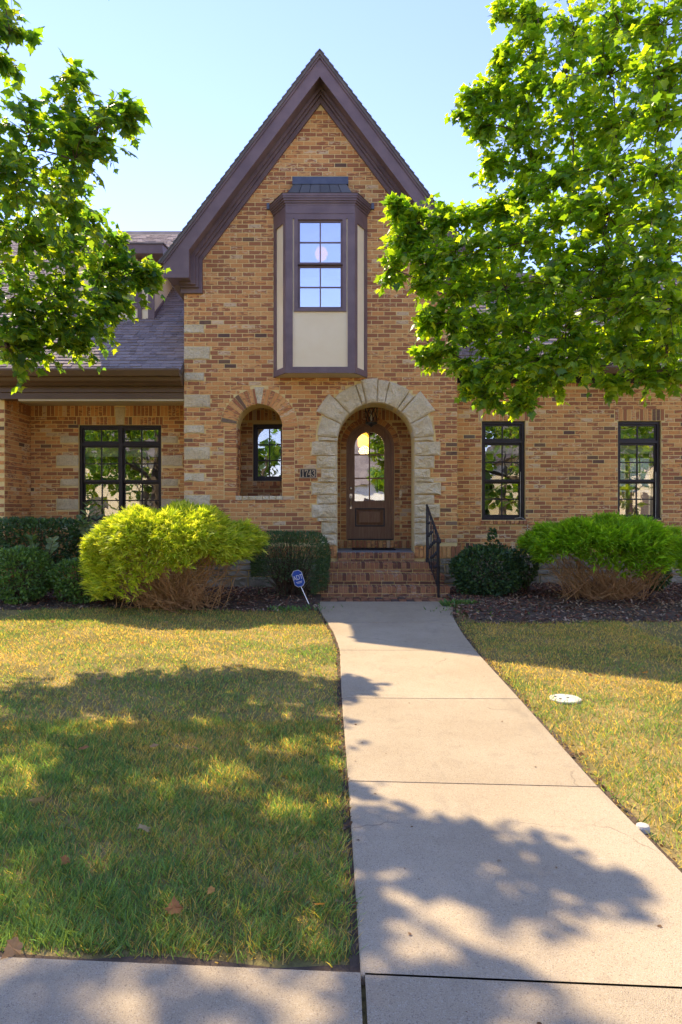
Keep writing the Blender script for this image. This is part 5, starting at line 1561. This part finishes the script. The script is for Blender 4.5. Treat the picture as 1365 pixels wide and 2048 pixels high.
# weeds at the bed edges
def weeds(label, cx, cy, n, sp, pal, h0, grp):
    P = np.stack([cx+rng.normal(0, sp, n), cy+rng.normal(0, sp*.6, n), np.zeros(n)], 1); P[:, 2] = zg(P[:, 1])+.02
    an = rng.uniform(0, 2*math.pi, n)
    ax = np.stack([np.cos(an)*.8, np.sin(an)*.8, np.ones(n)], 1); nr = unit(rng.normal(0, 1, (n, 3))+np.array([0, 0, .5]))
    pal = np.array(pal)
    Rm = frames(ax, nr)*(h0*rng.uniform(.5, 1.2, n))[:, None, None]; Rm[:, :, 0] *= .45
    o = scatter('weed_clump', QV, QF, Rm, P, pal[rng.integers(0, len(pal), n)]*rng.uniform(.8, 1.2, (n, 1)), M['shrub'])
    tag(o, label, 'weeds', grp, 'stuff')
weeds('bright green weed clump at the right corner of the walk by the steps', X(920, 9.4), 9.45, 240, .10, MG+[(.08, .17, .05)], .11, 'weed clumps at the bed edges')
weeds('thin green weeds at the lawn edge in front of the yard sign', X(590, 9.15), 9.15, 160, .22, MG, .06, 'weed clumps at the bed edges')
weeds('short green weeds spread in the mulch right of the walk', X(990, 9.0), 9.0, 200, .35, MG, .06, 'weed clumps at the bed edges')

def fleaf(col):
    mb = MB(); mb.col = col+(1,)
    mb.add([(v[0], v[1]-.4, .10*math.sin(5*v[0])+.16*(v[1]-.4)**2+.05) for v in LV], LF)
    return mb.mesh('fallen_leaf', M['dry_leaf'], True)
fm_ = [fleaf(c) for c in ((.48, .20, .07), (.56, .32, .14), (.52, .38, .20), (.70, .34, .09), (.34, .17, .08))]
def drop(px, py, s_, k, label, rot=None, zz=None, grp='fallen leaves on the lawn'):
    yv = 4.0
    for _ in range(8): yv = F*(CAMZ-(float(zg(yv))+.035))/(py-1024)
    o = bpy.data.objects.new('fallen_leaf', fm_[k])
    o.location = (X(px, yv), yv, float(zg(yv))+.045); o.scale = (s_*.78,)*3
    o.rotation_euler = (rng.uniform(-.5, .5), rng.uniform(-.4, .4), rng.uniform(0, 6.28))
    COL.objects.link(o); tag(o, label, 'leaf', grp)
drop(348, 1820, .085, 0, 'curled reddish brown leaf on the near part of the left lawn')
drop(25, 1905, .085, 1, 'tan dry leaf at the sidewalk edge in the lower left corner')
drop(290, 1663, .085, 2, 'pale tan leaf lying in the middle of the shaded lawn')
drop(75, 1606, .11, 2, 'largest pale leaf near the left edge of the lawn')
drop(308, 1496, .085, 1, 'light brown leaf upright in the grass above the pale tan one')
drop(168, 1500, .085, 0, 'brown leaf left of the light brown one on the shaded lawn')
drop(655, 1492, .08, 0, 'orange brown leaf beside the left edge of the walkway')
drop(640, 1815, .06, 3, 'small orange leaf in the sunlit tuft near the sidewalk corner')
for (px, py, s_, k, lb) in ((130, 1727, .06, 0, 'small brown leaf low on the left side of the shaded lawn'), (392, 1500, .06, 1, 'small tan leaf right of the upright light brown leaf'),
        (422, 1787, .045, 3, 'tiny orange leaf right of the curled reddish leaf'), (480, 1333, .06, 3, 'orange leaf at the top edge of the tree shadow near the walk'),
        (105, 1245, .07, 3, 'bright orange leaf on the sunlit grass at far left'), (85, 1250, .06, 0, 'brown leaf beside the bright orange one at far left'),
        (120, 1310, .07, 3, 'orange leaf at the top edge of the tree shadow at far left'), (333, 1246, .05, 1, 'tan leaf on the sunlit grass below the golden shrub'),
        (200, 1360, .06, 1, 'tan leaf inside the shadow under the far left orange leaf'), (285, 1288, .06, 0, 'brown leaf on sunlit grass in the middle of the left lawn'),
        (550, 1262, .05, 3, 'small orange leaf on sunlit grass nearest the walk'), (575, 1790, .04, 3, 'tiny orange leaf left of the sunlit tuft near the sidewalk')):
    drop(px, py, s_, k, lb)
for (px, py, s_, k, lb) in ((1180, 1352, .06, 0, 'brown leaf just above the white valve cover'), (1290, 1348, .07, 3, 'orange leaf at the right edge of the right lawn'),
        (1055, 1314, .05, 0, 'small brown leaf near the walk at the house shadow edge'), (1250, 1595, .05, 3, 'small orange leaf above the white pipe cap'),
        (1275, 1275, .05, 2, 'pale leaf in the shaded strip of right lawn, right one'), (1185, 1278, .04, 2, 'pale leaf in the shaded strip of right lawn, left one')):
    drop(px, py, s_, k, lb, grp='fallen leaves on the right lawn')
# leaf litter along the walk edges
N = 500
yl = rng.uniform(2.2, 9.0, N); side = rng.random(N) < .55
xl = np.where(side, np.interp(yl, WLY, WLX)-np.abs(rng.normal(.02, .02, N)), np.interp(yl, WRY, WRX)+np.abs(rng.normal(.03, .03, N)))
an = rng.uniform(0, 6.28, N)
ax = np.stack([np.cos(an), np.sin(an), rng.normal(0, .3, N)], 1); nr = unit(np.array([0, 0, 1.0])+rng.normal(0, .5, (N, 3)))
pl = np.array([(.22, .11, .05), (.30, .18, .10), (.16, .09, .05), (.35, .22, .12)])
o = scatter('leaf_litter', QV, QF, frames(ax, nr)*rng.uniform(.012, .035, N)[:, None, None], np.stack([xl, yl, zg(yl)+.02], 1), pl[rng.integers(0, 4, N)], M['dry_leaf'])
tag(o, 'crumbled brown leaf litter along the walkway edges', 'leaf litter', kind='stuff')
N = 120
yl = rng.uniform(.8, 9.5, N); xl = rng.uniform(-1.2, 2.0, N)
ok = on_walk(xl, yl, -.02) | (yl < 1.9); yl, xl = yl[ok], xl[ok]; N = len(xl)
an = rng.uniform(0, 6.28, N)
ax = np.stack([np.cos(an), np.sin(an), rng.normal(0, .1, N)], 1); nr = unit(np.array([0, 0, 1.0])+rng.normal(0, .25, (N, 3)))
o = scatter('walk_debris', QV, QF, frames(ax, nr)*rng.uniform(.006, .018, N)[:, None, None], np.stack([xl, yl, zw(yl)+.003], 1), pl[rng.integers(0, 4, N)]*.8, M['dry_leaf'])
tag(o, 'tiny dry leaf crumbs lying on the concrete', 'leaf litter', kind='stuff')
# bare soil line along the walk and the sidewalk
for (ex, ey, off) in ((WLX, WLY, -.03), (WRX, WRY, .045)):
    mb = MB(); vs = []; fs = []
    yy = np.linspace(2.1, 9.8, 40)
    for i, yv in enumerate(yy):
        xv = float(np.interp(yv, ey, ex)); w2 = off*(1+.35*math.sin(i*1.3)+.25*math.sin(i*3.1))
        zz = float(zg(yv))+.006
        vs += [(xv, yv, zz), (xv+w2, yv, zz)]
    for i in range(39): fs.append((2*i, 2*i+1, 2*i+3, 2*i+2) if off > 0 else (2*i+1, 2*i, 2*i+2, 2*i+3))
    mb.add(vs, fs); tag(mb.build('soil_edge', M['soil']), kind='structure')
mb = MB(); vs = []; fs = []
for i in range(61):
    xv = -6+i*.2; zz = .003-.03
    vs += [(xv, sw_edge(xv)-.02, zz), (xv, sw_edge(xv)+.05+.02*math.sin(i*1.9), zz)]
for i in range(60): fs.append((2*i, 2*i+2, 2*i+3, 2*i+1))
mb.add(vs, fs); tag(mb.build('soil_edge', M['soil']), kind='structure')

N = 9000
tx = rng.uniform(-45, 45, N); hh = 5.0+1.6*np.sin(tx*.35)+1.0*np.sin(tx*.9+2)
tz = rng.random(N)*hh; ty = -33+rng.normal(0, .8, N)
axx = unit(rng.normal(0, 1, (N, 3))+np.array([0, .6, -.3])); nrr = unit(rng.normal(0, .6, (N, 3))+np.array([0, .6, .8]))
pl = np.array([(.07, .12, .03), (.10, .16, .035), (.05, .09, .03)])
o = scatter('tree_line', QV, QF, frames(axx, nrr)*rng.uniform(.7, 1.4, N)[:, None, None], np.stack([tx, ty, tz], 1), pl[rng.integers(0, 3, N)]*rng.uniform(.7, 1.3, (N, 1)), M['shrub'])
tag(o, 'dense far tree line across the street, seen only as window reflections', 'trees', kind='stuff')
# ------------------------------------------------------------------ across the street and behind: seen in the glass, cream houses added to bounce light
op = thing('white_house', (1.0, -22, 0), 'white sided house with grey roof, seen only reflected in the front door', 'house')
box('wall', M['siding'], op, -3, 6, -30, -22, -.05, 3.4)
MB().prism([(-31, 3.3), (-21.5, 3.3), (-26, 7.5)], -3.5, 6.5, 'x').build('roof', M['grey_roof'], op)
for a in (-2.0, 4.6): box('window', M['interior'], op, a, a+1.2, -22.0, -21.95, 1.0, 2.5)
box('garage_door', M['trim_dark'], op, 1.6, 4.2, -22.0, -21.96, -.02, 2.3)
nb_ = thing('red_brick_house', (9, 24, 0), 'red brick house glimpsed through the far right window', 'house')
box('wall', M['red_brick'], nb_, 4, 16, 24, 32, 0, 2.1); box('upper_wall', M['siding'], nb_, 4, 16, 24.02, 32, 2.1, 5.2)
MB().prism([(23.5, 5.1), (32.5, 5.1), (28, 8)], 3.5, 16.5, 'x').build('roof', M['grey_roof'], nb_)
for (hx0, lb) in ((-19.0, 'unseen cream house added across the street left of the white house to bounce sunlight'), (12.0, 'unseen cream house added across the street right of the white house to bounce sunlight')):
    oh = thing('added_cream_house', (hx0+5, -22, 0), lb, 'house', 'houses across the street')  # unseen house added so its sunlit walls warm the shaded front
    box('wall', M['stucco'], oh, hx0, hx0+11, -30, -22, -.05, 5.2)
    MB().prism([(-31, 5.1), (-21.5, 5.1), (-26, 8.2)], hx0-.5, hx0+11.5, 'x').build('roof', M['grey_roof'], oh)
    for a in (1.5, 5, 8.5): box('window', M['interior'], oh, hx0+a, hx0+a+1.1, -22.0, -21.95, 1.0, 2.5)
for k, (bx, by, rr, where) in enumerate(((-4.2, -11.5, 2.7, 'niche window left of the door'), (3.4, -12.5, 1.8, 'right half of the front door'), (8.6, -12.0, 3.3, 'first window right of the steps'), (15.5, -12.5, 3.4, 'far right window'), (-10.6, -12.0, 3.3, 'right half of the porch window'), (-14.8, -12.5, 3.4, 'left half of the porch window'))):
    cl = []
    for q in range(38):
        d = unit(rng.normal(0, 1, 3)); r_ = rr*rng.uniform(.4, .95)
        cl.append((bx+d[0]*r_, by+d[1]*r_, 1.5+rr*.9+d[2]*r_*1.05, rr*.33, .8))
    tree('street_tree', 'leafy tree across the street, seen only reflected in the '+where, (bx, by, 0), cl, .30, 'trees across the street', 0, 7, 12, fork=1.8, trunk_r=.17)
